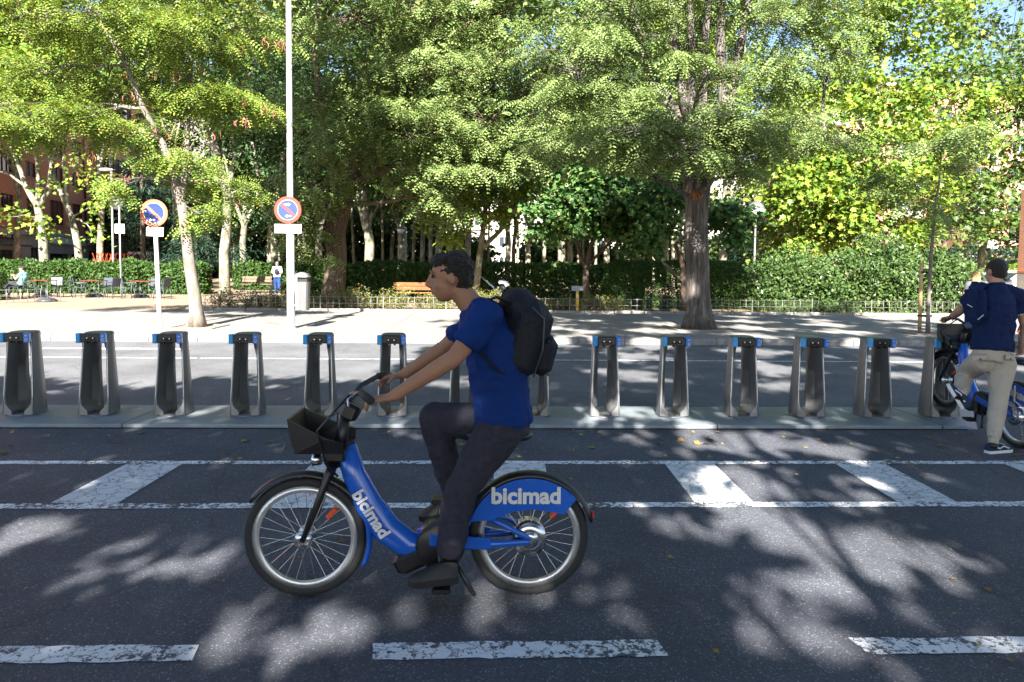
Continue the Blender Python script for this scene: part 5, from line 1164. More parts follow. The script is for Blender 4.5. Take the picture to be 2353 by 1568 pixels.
# ------------------------------------------------------------------ share bikes
def make_bike():
    o = empty('share_bike')
    RH, FH, R_ = Vector((-.44, 0, .3)), Vector((.67, 0, .3)), .3
    ax = Matrix.Rotation(pi / 2, 3, 'X')
    for hub in (RH, FH):
        w = MB().lathe([(R_ - .045, -.012), (R_ - .03, -.02), (R_ - .008, -.019), (R_, 0), (R_ - .008, .019), (R_ - .03, .02), (R_ - .045, .012)], hub, 48, rot=ax, caps=False).build('tyre', M['rubber'])
        t = empty('wheel', (0, 0, 0)); t.parent = o; w.parent = t
        MB().lathe([(R_ - .075, -.008), (R_ - .07, -.013), (R_ - .042, -.014), (R_ - .042, .014), (R_ - .07, .013), (R_ - .075, .008), (R_ - .075, -.008)], hub, 48, rot=ax, caps=False).build('rim', M['rim'], t)
        sp = MB()
        for k in range(28):
            a = 2 * pi * k / 28; a2 = a + (.5 if k % 2 else -.5) * .9; s = .03 if k % 4 < 2 else -.03
            sp.tube([hub + Vector((.03 * cos(a2), s, .03 * sin(a2))), hub + Vector(((R_ - .07) * cos(a), s * .15, (R_ - .07) * sin(a)))], .0014, 4, False)
        sp.build('spokes', M['chrome'], t)
        MB().lathe([(.02, -.06), (.045, -.05), (.045, -.035), (.025, -.03), (.025, .03), (.045, .035), (.045, .05), (.02, .06)], hub, 20, rot=ax).build('hub', M['chrome'], t)
    MB().lathe([(.05, -.05), (.085, -.046), (.085, .046), (.05, .05)], RH + Vector((0, .0, 0)), 28, rot=ax).build('hub_motor', M['chrome'], o)
    # frame: a deep step-through beam, seat tube, stays
    fr = MB()
    beam = [(.47, .76), (.43, .62), (.36, .47), (.27, .34), (.16, .255), (.02, .235)]
    fr.tube([(x, 0, z) for x, z in beam], [(.036, .05), (.05, .058), (.056, .07), (.056, .075), (.056, .07), (.05, .06)], 14, up=(0, 1, 0))
    fr.tube([(.1, 0, .3), (-.05, 0, .38), (-.22, 0, .41), (-.30, 0, .44)], [(.04, .045), (.036, .03), (.03, .026), (.03, .026)], 12, up=(0, 1, 0))
    fr.tube([(-.02, 0, .26), (-.12, 0, .45), (-.22, 0, .64)], [.036, .03, .027], 12)
    for s in (-1, 1):
        fr.tube([(-.02, s * .045, .27), (-.2, s * .06, .28), (-.44, s * .075, .3)], [(.022, .03), (.016, .022), .016], 8, up=(0, 1, 0))
        fr.tube([(-.2, s * .03, .42), (-.33, s * .06, .37), (-.44, s * .075, .31)], [.018, .015, .014], 8)
    fr.build('frame', M['bike_blue'], o)
    cz = MB().lathe([(0, -.075), (.1, -.075), (.12, -.06), (.12, .06), (.1, .075), (0, .075)], (.0, 0, .27), 24, rot=ax)
    cz.box((.13, 0, .2), (.2, .13, .1), Matrix.Rotation(radians(25), 3, 'Y'), bev=.02).build('motor_case', M['black'], o)
    for s in (-1, 1):
        MB().box((-.1, s * .074, .3), (.3, .014, .06), Matrix.Rotation(radians(-4), 3, 'Y'), bev=.005).build('chain_guard', M['bike_blue'], o)
    # fork, steering column, bars
    fk = MB().tube([(.47, 0, .92), (.49, 0, .8), (.535, 0, .66)], [.026, .032, .036], 12)
    for s in (-1, 1): fk.tube([(.53, s * .02, .67), (.545, s * .05, .63), (.59, s * .055, .5), (.67, s * .06, .3)], [.022, .02, .017, .014], 8)
    fk.build('fork', M['black'], o)
    hb = MB().tube([(.30, .32, 1.05), (.35, .24, 1.065), (.42, .12, 1.035), (.455, 0, .97), (.42, -.12, 1.035), (.35, -.24, 1.065), (.30, -.32, 1.05)], .0135, 10).build('handlebar', M['black'], o)
    for s in (-1, 1):
        MB().tube([(.29, s * .335, 1.048), (.35, s * .24, 1.065)], [.019, .018], 10).build('grip', M['rubber'], hb)
        MB().tube([(.365, s * .225, 1.065), (.41, s * .24, 1.035), (.39, s * .33, 1.02)], [.007, .006, .005], 6).build('brake_lever', M['chrome'], hb)
    MB().box((.445, 0, .935), (.09, .12, .09), Matrix.Rotation(radians(-25), 3, 'Y'), bev=.018).build('console', M['black'], o)
    cs = MB().box((.408, 0, .968), (.07, .1, .006), Matrix.Rotation(radians(-25), 3, 'Y')).build('display', M['display'], o)
    MB().tube([(.43, .12, 1.03), (.56, .2, .88), (.54, .12, .7), (.5, .05, .62)], .006, 6).tube([(.43, -.12, 1.03), (.55, -.19, .88), (.54, -.1, .7), (.5, -.05, .62)], .006, 6).build('cable', M['black'], o)
    # front carrier: a low black tray with raised lip and side wings
    tr = MB(); prof = [(.45, .75), (.66, .755), (.70, .79), (.72, .92), (.705, .92), (.685, .8), (.65, .77), (.45, .766)]
    tr.prism(prof, frame((0, .13, 0), (1, 0, 0), (0, 0, 1)), .26)
    for s in (-1, 1): tr.add([(.45, s * .13, .755), (.68, s * .13, .755), (.715, s * .13, .92), (.53, s * .15, .83), (.45, s * .145, .81), (.45, s * .145, .755), (.68, s * .145, .755), (.715, s * .145, .92), (.53, s * .165, .83), (.45, s * .16, .81)], [(0, 1, 2, 3, 4), (9, 8, 7, 6, 5), (0, 5, 6, 1), (1, 6, 7, 2), (2, 7, 8, 3), (3, 8, 9, 4)])
    tr.box((.515, 0, .72), (.1, .12, .06), bev=.01).build('front_carrier', M['black'], o)
    MB().lathe([(0, -.01), (.028, -.01), (.034, .03), (0, .04)], (.6, 0, .69), 14, rot=Matrix.Rotation(pi / 2, 3, 'Y')).build('headlight', M['chrome'], o)
    MB().box((.535, 0, .665), (.03, .075, .02), bev=.005).build('head_clamp', M['chrome'], o)
    # mudguards
    def guard(hub, a0, a1, m, name, w=.036, rr=.325):
        n = 18; vs = []
        for i in range(n + 1):
            a = radians(a0 + (a1 - a0) * i / n)
            for (y, dr) in ((-w, -.012), (-w * .6, .004), (0, .008), (w * .6, .004), (w, -.012)): vs.append(hub + Vector(((rr + dr) * cos(a), y, (rr + dr) * sin(a))))
        fs = [(i * 5 + k, i * 5 + k + 1, (i + 1) * 5 + k + 1, (i + 1) * 5 + k) for i in range(n) for k in range(4)]
        g = MB().add(vs, fs, 0, True).build(name, m, o); q = g.modifiers.new('t', 'SOLIDIFY'); q.thickness = .004
    guard(FH, 35, 150, M['black'], 'front_mudguard'); guard(FH, 150, 205, M['bike_blue'], 'mud_flap', .045)
    guard(RH, 25, 165, M['black'], 'rear_mudguard', .045)
    for s in (-1, 1):
        pts = [(R_ * 1.03 * cos(radians(a)), R_ * 1.03 * sin(radians(a))) for a in np.linspace(18, 138, 20)] + [(-.17, .13), (-.03, .155), (.08, .145), (.2, .1)]
        M4 = Matrix.Translation(RH + Vector((0, s * .058, 0))) @ frame((0, 0, 0), (1, 0, 0), (0, 0, 1))
        sk = MB().prism(pts, M4, .006).build('wheel_skirt', M['bike_blue'], o)
        if s > 0:   # left side reads from +y
            m4 = frame(RH + Vector((.02, .0615, .222)), (-1, 0, 0), (0, 0, 1))
        else: m4 = frame(RH + Vector((.02, -.0655, .222)), (1, 0, 0), (0, 0, 1))
        t_ = put_text('bicimad', .112, M['white'], sk, m4, extrude=.0015, bold=.004)
        dt = frame((.335, s * .075, .44), (-.5, 0, -.78) if s > 0 else (.5, 0, .78), (0, 0, 1))
        put_text('bicimad', .085, M['white'], o.children[2], dt, extrude=.0015, bold=.003)
    # saddle
    MB().tube([(-.2, 0, .6), (-.28, 0, .78)], .015, 10).build('seat_post', M['chrome'], o)
    sd = MB().ell((-.36, 0, .815), (.1, .085, .035)).ell((-.24, 0, .81), (.13, .035, .03)); link('saddle', soft_mesh('saddle', sd, M['black'], .012, 4), o)
    # cranks and pedals
    for s, a in ((1, -95), (-1, 85)):
        e = Vector((.165 * cos(radians(a)), s * .1, .165 * sin(radians(a)))) + Vector((0, 0, .27))
        MB().tube([(0, s * .085, .27), (e.x, s * .095, e.z)], [.016, .012], 8).build('crank', M['black'], o)
        MB().box((e.x, s * .15, e.z), (.09, .095, .022), bev=.005).build('pedal', M['black'], o)
    MB().tube([(-.06, .06, .22), (-.16, .12, .07)], .011, 8).build('kickstand', M['black'], o)
    for hub in (RH, FH): MB().box(hub + Vector((-.13, 0, .12)), (.07, .03, .022), Matrix.Rotation(radians(47), 3, 'Y'), bev=.005).build('reflector', M['orange'], o)
    MB().box((-.757, 0, .41), (.016, .045, .035), bev=.005).build('tail_light', M['sign_red'], o)
    return o
M['display'] = mat('console_face', (.06, .07, .09), .3)
bike0 = make_bike()
bike0.location = (-.22, 3.35, 0); bike0.rotation_euler.z = pi
tag(bike0, 'blue share bike ridden along the bike lane by the man with the backpack', 'bicycle', 'blue share bikes')
bike1 = copy_tree(bike0); fwd = Vector((.045, .999, 0))          # front wheel lifted into the dock
bike1.location = (4.986, 6.61, .066); bike1.rotation_euler = (0, radians(-8.2), atan2(fwd.y, fwd.x))
tag(bike1, 'blue share bike with its front wheel in the dock beside the man in navy', 'bicycle', 'blue share bikes')
bike2 = copy_tree(bike0); bike2.location = (11.75, 14.0, 0); bike2.rotation_euler.z = radians(20)
tag(bike2, 'bicycle mostly hidden behind the man in the navy polo', 'bicycle', 'blue share bikes')

# ------------------------------------------------------------------ people
def cloth_mat(name, col, var=.15, vs=9, bump=.4, bs=45, rough=.85): return mat(name, col, rough, spec=.2, var=var, vscale=vs, bump=bump, bscale=bs)
SK = mat('skin', (.45, .24, .16), .55, spec=.35, var=.06, vscale=20); SK2 = mat('skin_tan', (.33, .17, .105), .55, spec=.35, var=.06, vscale=20)
HAIR = mat('dark_hair', (.018, .014, .012), .45, bump=.9, bscale=130); HAIRG = mat('grey_hair', (.12, .11, .11), .6, bump=.8, bscale=120); HAIRB = mat('blond_hair', (.5, .3, .12), .5, bump=.8, bscale=110)
EYE = mat('eye_dark', (.03, .02, .015), .2)
def hand_elems(mb, wr, fd, pn, side, curl=1.0, s=1.0):
    """palm with five fingers; fd = finger direction, pn = palm normal (towards what is held), side = direction of the thumb"""
    fd = Vector(fd).normalized(); pn = Vector(pn); pn = (pn - fd * pn.dot(fd)).normalized(); ac = Vector(side); ac = (ac - fd * ac.dot(fd) - pn * ac.dot(pn)).normalized(); wr = Vector(wr)
    mb.tube([wr - fd * .03, wr + fd * .015, wr + fd * .05, wr + fd * .095 * s], [(.028, .02), (.034, .018), (.041 * s, .015), (.041 * s, .013)], 10, up=ac)
    for k, (off, ln) in enumerate(((.03, .07), (.0105, .078), (-.0095, .073), (-.029, .056))):
        p = wr + fd * .088 * s + ac * off * s; pts = [p]; d = fd.copy()
        for j in range(3):
            an = curl * (.35, .85, .7)[j]; d = (d * cos(an) + pn * sin(an)).normalized() if j == 0 else (d * cos(an) + (pn * 1.0 - d * pn.dot(d)).normalized() * sin(an) if (pn - d * pn.dot(d)).length > .05 else d * cos(an) - fd * sin(an)).normalized()
            p = p + d * ln * s * (.45, .32, .25)[j]; pts.append(p)
        mb.tube(pts, [.0095 * s, .009 * s, .0085 * s, .007 * s], 8)
    b = wr + fd * .03 + ac * .032 * s; t1 = b + (ac * .7 + fd * .6 + pn * .25).normalized() * .04 * s; t2 = t1 + (fd * .8 + pn * (.4 + .5 * curl) + ac * .1).normalized() * .033 * s
    mb.tube([b - ac * .012, b, t1, t2], [.013 * s, .013 * s, .0105 * s, .008 * s], 8)
def head_elems(mb, hc, f, u):
    f = Vector(f).normalized(); u = Vector(u); u = (u - f * u.dot(f)).normalized(); r = f.cross(u); Rm = Matrix((f, r, u)).transposed()
    at = lambda a, b, c: hc + f * a + r * b + u * c
    mb.ell(at(-.012, 0, .028), (.098, .077, .094), Rm); mb.ell(at(.03, 0, -.035), (.062, .06, .078), Rm); mb.ell(at(.045, 0, -.088), (.032, .034, .022), Rm)
    mb.tube([at(.086, 0, .03), at(.1, 0, .005), at(.116, 0, -.022), at(.098, 0, -.032)], [.009, .011, .0145, .011], 8)
    for s in (-1, 1):
        mb.ell(at(.082, s * .03, .04), (.014, .024, .009), Rm); mb.ell(at(-.008, s * .08, -.005), (.019, .008, .029), Rm); mb.ell(at(.06, s * .042, -.028), (.022, .02, .02), Rm); mb.ell(at(.105, s * .009, -.029), (.01, .009, .007), Rm)
    mb.ell(at(.088, 0, -.054), (.012, .024, .006), Rm); mb.ell(at(.086, 0, -.065), (.012, .021, .007), Rm)
    return at, Rm
def shoe(parent, heel, toe, up, main, sole, stripe=None, w=.048):
    heel, toe = Vector(heel), Vector(toe); f = (toe - heel).normalized(); u = Vector(up); u = (u - f * u.dot(f)).normalized(); r = f.cross(u); L_ = (toe - heel).length
    at = lambda a, b, c: heel + f * a * L_ + r * b + u * c
    def loft(rows, m, name, par):
        n = len(rows[0]); mb = MB(); mb.add([p for q in rows for p in q], [(i * n + k, i * n + (k + 1) % n, (i + 1) * n + (k + 1) % n, (i + 1) * n + k) for i in range(len(rows) - 1) for k in range(n)] + [tuple(range(n - 1, -1, -1)), tuple((len(rows) - 1) * n + i for i in range(n))], 0, True)
        x = mb.build(name, m, par); 
        x.data.set_sharp_from_angle(angle=radians(45)); return x
    ws = [(-.02, .55), (.05, .8), (.25, .82), (.5, .86), (.72, 1.0), (.9, .8), (1.0, .35)]
    root = loft([[at(a, -w * k, .0), at(a, w * k, .0), at(a, w * k, .03), at(a, -w * k, .03)] for a, k in ws], sole, 'shoe', parent)
    hs = [.085, .095, .1, .085, .062, .05, .036]
    loft([[at(a, -w * k * .95, .03), at(a, w * k * .95, .03), at(a, w * k * .8, h * .75), at(a, w * k * .35, h), at(a, -w * k * .35, h), at(a, -w * k * .8, h * .75)] for (a, k), h in zip(ws, hs)], main, 'upper', root)
    if stripe:
        for s in (-1, 1):
            MB().tube([at(.2, s * w * .86, .062), at(.36, s * w * .84, .05), at(.5, s * w * .84, .068), at(.72, s * w * .93, .045)], [(.007, .003)] * 4, 6, up=u).build('side_stripe', stripe, root)
        MB().tube([at(.45, 0, .092), at(.7, 0, .066)], [(.004, .02), (.003, .02)], 6, up=u).build('laces', stripe, root)
    return root
def figure(name, label, J, right, skin, hair_m, shirt_m, trouser_m, shoe_m, sole_m, sleeve=.6, vox=.009, group=None, stripe=None, leg_r=1.0, folds=.012, long_sleeve=False, hair='short', eyes=True, shoes=True, hips=1.0, shirt_len=.0):
    """J: joint -> world point; one skin for the body, clothing and hair as children"""
    J = {k: Vector(v) for k, v in J.items()}; right = Vector(right).normalized(); base = Vector((J['pelvis'].x, J['pelvis'].y, min(J['ankL'].z, J['ankR'].z) - .08))
    o = empty(name, base, 0, label, 'person', group); q = {k: v - base for k, v in J.items() if k not in ('face', 'headup', 'finL', 'finR', 'palmL', 'palmR', 'thuL', 'thuR', 'shoeupL', 'shoeupR')}
    mb = MB(); at, Rm = head_elems(mb, q['head'], J['face'], J.get('headup', Vector((0, 0, 1))))
    mb.tube([q['neck'] - Vector((0, 0, .03)), q['head'] + (q['neck'] - q['head']) * .35], [.062, .056], 12)
    w1 = q['pelvis'].lerp(q['chest'], .45)
    torso = [q['pelvis'] - (w1 - q['pelvis']).normalized() * .07, q['pelvis'], w1, q['chest'], q['chest'].lerp(q['neck'], .75), q['neck']]
    tr = lambda g: [(.15 * hips + g, .1 + g), (.165 * hips + g, .12 + g), (.148 + g, .118 + g), (.172 + g, .135 + g), (.145 + g, .1 + g), (.062 + g * .6, .06 + g * .6)]
    mb.tube(torso, tr(0), 16, up=right)
    for s in 'LR':
        mb.tube([q['sh' + s], q['sh' + s].lerp(q['elb' + s], .5), q['elb' + s]], [.055, .05, .042], 10); fa = (q['wr' + s] - q['elb' + s])
        mb.tube([q['elb' + s], q['elb' + s] + fa * .3, q['wr' + s]], [.042, .041, .027], 10); mb.ell(q['elb' + s], (.042,) * 3, None, 10, 8)
        mb.tube([q['neck'] - Vector((0, 0, .02)), q['sh' + s]], [.06, .056], 10)
        hand_elems(mb, q['wr' + s], J.get('fin' + s, fa), J.get('palm' + s, Vector((0, 0, -1))), J.get('thu' + s, Vector((0, 0, 1)).cross(fa) * (1 if s == 'L' else -1)), J['curl' + s].x if 'curl' + s in J else 1.0)
        mb.tube([q['hip' + s], q['hip' + s].lerp(q['kn' + s], .5), q['kn' + s]], [.085, .072, .055], 12); mb.tube([q['kn' + s], q['kn' + s].lerp(q['ank' + s], .35), q['ank' + s]], [.055, .052, .036], 10); mb.ell(q['kn' + s], (.055,) * 3, None, 10, 8)
    link('body', soft_mesh('body', mb, skin, vox, 2), o)
    if eyes:
        for s in (-1, 1):
            MB().ell(at(.083, s * .031, .018), (.008, .013, .008), Rm, 10, 8).build('eye', EYE, o)
            MB().tube([at(.085, s * .014, .042), at(.093, s * .03, .047), at(.08, s * .05, .042)], [.004, .005, .003], 6).build('eyebrow', hair_m, o)
    hm = MB()
    if hair == 'short': hm.ell(at(-.03, 0, .045), (.095, .084, .092), Rm); hm.ell(at(-.06, 0, -.01), (.058, .075, .07), Rm); hm.ell(at(.02, 0, .085), (.07, .07, .045), Rm)
    elif hair == 'long': hm.ell(at(-.03, 0, .045), (.1, .09, .095), Rm); hm.ell(at(-.07, 0, -.06), (.06, .09, .12), Rm)
    else: hm.ell(at(-.018, 0, .034), (.099, .0805, .0945), Rm); hm.ell(at(-.04, 0, -.022), (.062, .069, .055), Rm)
    link('hair', soft_mesh('hair', hm, hair_m, .0055 if eyes else .012, 1, .006 if hair == 'crop' else .012, .014), o)
    sm = MB(); sm.tube([q['pelvis'].lerp(w1, shirt_len - .1), q['pelvis'].lerp(w1, shirt_len + .25)] + torso[2:5] + [q['neck'] + Vector((0, 0, .0))], [(.168 * hips + .012, .125 + .018)] + tr(.019)[1:5] + [(.075, .072)], 18, up=right)
    for s in 'LR':
        end = q['elb' + s] if long_sleeve else q['sh' + s].lerp(q['elb' + s], sleeve)
        sm.tube([q['neck'] - Vector((0, 0, .025)), q['sh' + s]], [.07, .07], 10); sm.ell(q['sh' + s], (.068,) * 3, None, 10, 8)
        sm.tube([q['sh' + s], end], [.07, .064], 12)
        if long_sleeve: sm.tube([q['elb' + s], q['elb' + s].lerp(q['wr' + s], .85)], [.06, .045], 10)
    link('shirt', soft_mesh('shirt', sm, shirt_m, vox * 1.3, 2, folds * 1.7, .075), o)
    tm = MB(); tm.tube([torso[0], torso[1], w1.lerp(torso[1], .35)], [(.165 * hips, .118), (.172 * hips, .126), (.155, .115)], 16, up=right)
    for s in 'LR':
        tm.ell(q['hip' + s], (.1 * leg_r,) * 3, None, 12, 8)
        k_, a_ = q['kn' + s], q['ank' + s]; tm.tube([q['hip' + s], q['hip' + s].lerp(k_, .5), k_], [.105 * leg_r, .092 * leg_r, .076 * leg_r], 12); tm.ell(k_, (.077 * leg_r,) * 3, None, 12, 8)
        tm.tube([k_, k_.lerp(a_, .35), k_.lerp(a_, .8), k_.lerp(a_, .97)], [.076 * leg_r, .073 * leg_r, .062 * leg_r, .05 * leg_r], 12)
    link('trousers', soft_mesh('trousers', tm, trouser_m, vox * 1.35, 2, folds * 1.2, .11), o)
    if shoes:
        for s in 'LR':
            if 'toe' + s in q: shoe(o, q['heel' + s], q['toe' + s], J.get('shoeup' + s, q['kn' + s] - q['ank' + s]), shoe_m, sole_m, stripe)
    return o, q, base, at

# the rider
sb = Vector((0, 0, 0))
J = dict(pelvis=P(1158, 965, 3.35), chest=P(1140, 800, 3.35), neck=P(1092, 702, 3.35), head=P(1034, 640, 3.35), face=(-1, -.06, -.1), headup=(-.12, 0, 1),
         shL=P(1122, 722, 3.17), elbL=P(1046, 822, 3.08), wrL=P(902, 912, 3.07), shR=P(1110, 722, 3.53), elbR=P(1020, 800, 3.62), wrR=P(925, 862, 3.63),
         finL=(-1, 0, -.15), palmL=(.1, .1, -1), thuL=(0, 1, .1), finR=(-1, 0, -.15), palmR=(.1, -.1, -1), thuR=(0, -1, .1),
         hipL=P(1152, 985, 3.26), knL=P(1060, 1120, 3.22), ankL=P(1032, 1282, 3.21), hipR=P(1140, 975, 3.44), knR=P(1000, 962, 3.47), ankR=P(1042, 1135, 3.48))
J['heelL'] = P(1052, 1335, 3.2); J['toeL'] = P(938, 1346, 3.19); J['heelR'] = P(1062, 1178, 3.48); J['toeR'] = P(965, 1196, 3.49)
BLU = cloth_mat('blue_tee', (.004, .028, .15), .12); NAV = cloth_mat('dark_trousers', (.032, .031, .045), .3, 30); BLK = mat('black_shoe', (.012, .012, .013), .6)
rider, rq, rb, _ = figure('person', 'cyclist in blue T-shirt and dark trousers riding left with a black backpack', J, (0, 1, 0), SK2, HAIR, BLU, NAV, BLK, M['black'], .72, .0082, leg_r=1.06)
PACK = cloth_mat('black_backpack', (.012, .014, .022), .15, 12, .5, 60, .6)
pk = empty('backpack', P(1208, 776, 3.35), 0, 'black backpack on the cyclist\'s back', 'backpack')
pm = MB(); ax_ = Matrix.Rotation(radians(14), 3, 'Y')
pm.box((-.01, 0, .0), (.23, .31, .4), ax_, bev=.07); pm.ell((-.04, 0, .15), (.1, .14, .1), ax_)
link('bag', soft_mesh('bag', pm, PACK, .01, 6, .006, .1), pk)
link('front_pocket', soft_mesh('front_pocket', MB().box((.09, 0, -.08), (.1, .25, .2), ax_, bev=.035), PACK, .01, 4, .005, .08), pk)
for s in (-1, 1):
    c = pk.location; f = lambda px, py, w_: P(px, py, 3.35 + s * w_) - c
    MB().tube([f(1185, 700, .1), f(1140, 683, .12), f(1104, 698, .135), f(1082, 742, .165), f(1092, 800, .19), f(1140, 850, .19), f(1185, 868, .12)], [(.024, .007)] * 7, 8, up=(0, 1, 0)).build('strap', PACK, pk)
for zz in (.02, -.14):
    MB().tube([ax_ @ Vector((.104 if zz > 0 else .142, y_, zz)) for y_ in (-.12, 0, .12)], .004, 6).build('zip', M['chair'], pk)
for s in (-1, 1): MB().tube([ax_ @ Vector(p_) for p_ in ((-.02, s * .157, .16), (.05, s * .158, .12), (.08, s * .157, -.02), (.07, s * .156, -.16))], .004, 6).build('zip', M['chair'], pk)
MB().tube([P(1150, 690, 3.32) - pk.location, P(1160, 668, 3.35) - pk.location, P(1172, 690, 3.38) - pk.location], .008, 6).build('grab_loop', PACK, pk)
# the man at the dock
J = dict(pelvis=P(2280, 815, 6.12), chest=P(2284, 728, 6.17), neck=P(2289, 658, 6.22), head=P(2288, 626, 6.26), face=(-.12, 1, -.22), headup=(0, .2, 1),
         shL=P(2242, 676, 6.28), elbL=P(2204, 716, 6.4), wrL=Vector((4.655, 6.655, 1.19)), shR=P(2336, 678, 6.2), elbR=P(2358, 752, 6.1), wrR=P(2350, 786, 6.03),
         finL=(-.1, 1, -.2), palmL=(.0, -.3, -1), thuL=(1, .3, 0), finR=(-.15, -.1, -1), palmR=(-1, 0, 0), thuR=(0, 1, 0),
         hipL=P(2256, 828, 6.14), knL=P(2218, 858, 6.5), ankL=P(2206, 908, 6.2), hipR=P(2304, 832, 6.1), knR=P(2294, 918, 6.05), ankR=P(2283, 1010, 5.96))
J['heelR'] = P(2268, 1043, 5.95); J['toeR'] = P(2323, 1037, 6.03); J['heelL'] = P(2209, 940, 6.16); J['toeL'] = P(2174, 884, 6.24); J['shoeupL'] = (.67, -.48, .55); J['shoeupR'] = (0, 0, 1)
NAVP = cloth_mat('navy_polo', (.008, .018, .07), .1); BEI = cloth_mat('beige_cargo', (.46, .4, .33), .1, 8, .5, 35); NSH = mat('navy_suede', (.012, .03, .075), .85)
man, mq, mb_, mat_ = figure('person', 'man in navy polo and beige cargo trousers seen from behind, one foot raised', J, (1, .1, 0), SK, HAIR, NAVP, BEI, NSH, M['white'], .62, .0082, stripe=M['white'], leg_r=1.02, hair='crop', hips=1.05, folds=.011, shirt_len=.32)
for s in 'LR':
    e = mq['sh' + s].lerp(mq['elb' + s], .64); d = (mq['elb' + s] - mq['sh' + s]).normalized()
    MB().tube([e - d * .003, e + d * .003], [.0685, .068], 16, False).build('sleeve_trim', M['white'], man)
    a = mq['ank' + s]; k_ = mq['kn' + s]; u = (a - k_).normalized(); MB().tube([a - u * .02, a + u * .04], [.044, .043], 14).build('cuff', BEI, man); MB().tube([a + u * .03, a + u * .085], .038, 12).build('sock', M['black'], man)
MB().tube([mq['wrL'] - (mq['wrL'] - mq['elbL']).normalized() * .035, mq['wrL'] - (mq['wrL'] - mq['elbL']).normalized() * .012], [.033, .033], 14).build('watch', M['black'], man)
def pocket(px, py, Y, w, h, rz=0, tilt=0):
    c = P(px, py, Y) - mb_; R = Matrix.Rotation(rz, 3, 'Z') @ Matrix.Rotation(tilt, 3, 'Y')
    p_ = MB().box(c, (w, .016, h), R, bev=.007).build('pocket', BEI, man); MB().ell(c + R @ Vector((0, -.011, -h * .25)), (.008, .004, .008), None, 8, 6).build('snap', M['black'], p_)
pocket(2252, 822, 6.005, .13, .05, -.25, -.12); pocket(2320, 822, 5.985, .11, .05, .3, .1); pocket(2331, 905, 6.03, .05, .15, .9)
collar = MB().tube([mq['neck'] + Vector((0, 0, -.012)), mq['neck'] + Vector((0, .006, .03))], [(.078, .076), (.07, .068)], 18, False); link('collar', collar.mesh('collar', NAVP), man)
jk = empty('jacket', P(2240, 662, 6.2), 0, 'navy jacket slung over the left shoulder of the man in the polo', 'jacket')
jm = MB(); c = jk.location; f = lambda px, py, Y: P(px, py, Y) - c
jm.tube([f(2254, 655, 6.3), f(2248, 652, 6.2), f(2240, 672, 6.12), f(2236, 710, 6.1), f(2238, 744, 6.09)], [(.06, .02), (.065, .022), (.062, .024), (.055, .022), (.025, .018)], 14, up=(1, 0, 0))
jm.tube([f(2228, 668, 6.2), f(2224, 700, 6.14), f(2228, 738, 6.12)], [(.045, .04), (.05, .035), (.03, .025)], 12, up=(1, 0, 0)); jm.tube([f(2256, 668, 6.1), f(2257, 705, 6.08), f(2246, 742, 6.08)], [(.035, .03), (.035, .03), (.02, .02)], 12, up=(1, 0, 0)); jm.tube([f(2250, 690, 6.08), f(2262, 722, 6.07), f(2256, 730, 6.07)], [(.03, .02), (.03, .02), (.015, .015)], 10, up=(1, 0, 0))
link('cloth', soft_mesh('cloth', jm, cloth_mat('navy_jacket', (.007, .017, .066), .15), .008, 4, .016, .06), jk)
for a_, b__ in (((2223, 700, 6.09), (2234, 706, 6.06)), ((2247, 735, 6.05), (2260, 724, 6.04))): MB().tube([f(*a_), f(*b__)], .004, 6).build('white_stripe', M['white'], jk)

# people in the park (small)
def small(label, x, y, face, pose, skin, hm, sm_, tm_, **k):
    """standing or walking figure at ground point"""
    b = Vector((x, y, .115)); f = Vector(face).normalized(); r = Vector((f.y, -f.x, 0)); h = k.pop('h', 1.66) / 1.7
    A = lambda a, s, z: b + f * a * h + r * s * h + Vector((0, 0, z * h))
    J = dict(pelvis=A(0, 0, .92), chest=A(.03, 0, 1.25), neck=A(.03, 0, 1.44), head=A(.06, 0, 1.585), face=f, shL=A(.02, -.17, 1.4), shR=A(.02, .17, 1.4), hipL=A(0, -.09, .9), hipR=A(0, .09, .9))
    if pose == 'push': J.update(elbL=A(.05, -.23, 1.14), elbR=A(.05, .23, 1.14), wrL=A(.32, -.17, 1.05), wrR=A(.32, .17, 1.05), knL=A(.16, -.09, .5), knR=A(-.02, .09, .5), ankL=A(.2, -.09, .09), ankR=A(-.2, .09, .12))
    elif pose == 'hip': J.update(elbL=A(.2, -.2, 1.15), wrL=A(.5, -.15, 1.08), elbR=A(-.08, .38, 1.15), wrR=A(.0, .2, .98), knL=A(.02, -.1, .5), knR=A(.02, .1, .5), ankL=A(0, -.1, .09), ankR=A(0, .1, .09))
    else: J.update(elbL=A(-.02, -.24, 1.13), wrL=A(.1, -.24, .9), elbR=A(-.05, .24, 1.13), wrR=A(-.02, .24, .88), knL=A(.16, -.09, .5), knR=A(-.02, .09, .5), ankL=A(.2, -.09, .09), ankR=A(-.22, .09, .14))
    for s in 'LR': J['heel' + s] = J['ank' + s] + Vector((0, 0, -.085)) - f * .06; J['toe' + s] = J['heel' + s] + f * .25
    return figure('person', label, J, r, skin, hm, sm_, tm_, BLK, M['white'], vox=.018, eyes=False, folds=.01, **k)
WTOP = cloth_mat('white_blouse', (.7, .7, .72), .06); JEAN = cloth_mat('blue_jeans', (.02, .05, .16), .2); GREYT = cloth_mat('grey_tee', (.3, .33, .37), .1); TURQ = cloth_mat('turquoise_shirt', (.2, .55, .52), .08)
p = P(637, 640, 35); small('grey-haired walker in white blouse and jeans with a small dark backpack, pushing a stroller', p.x, 35, (-.25, 1, 0), 'push', SK, HAIRG, WTOP, JEAN, h=1.62, long_sleeve=True)
o = empty('backpack', (p.x, 34.84, 1.3), 0, 'small dark backpack worn by the walker in white', 'backpack')
link('bag', soft_mesh('bag', MB().ell((0.02, -.02, -.05), (.12, .07, .16)), PACK, .015, 2), o)
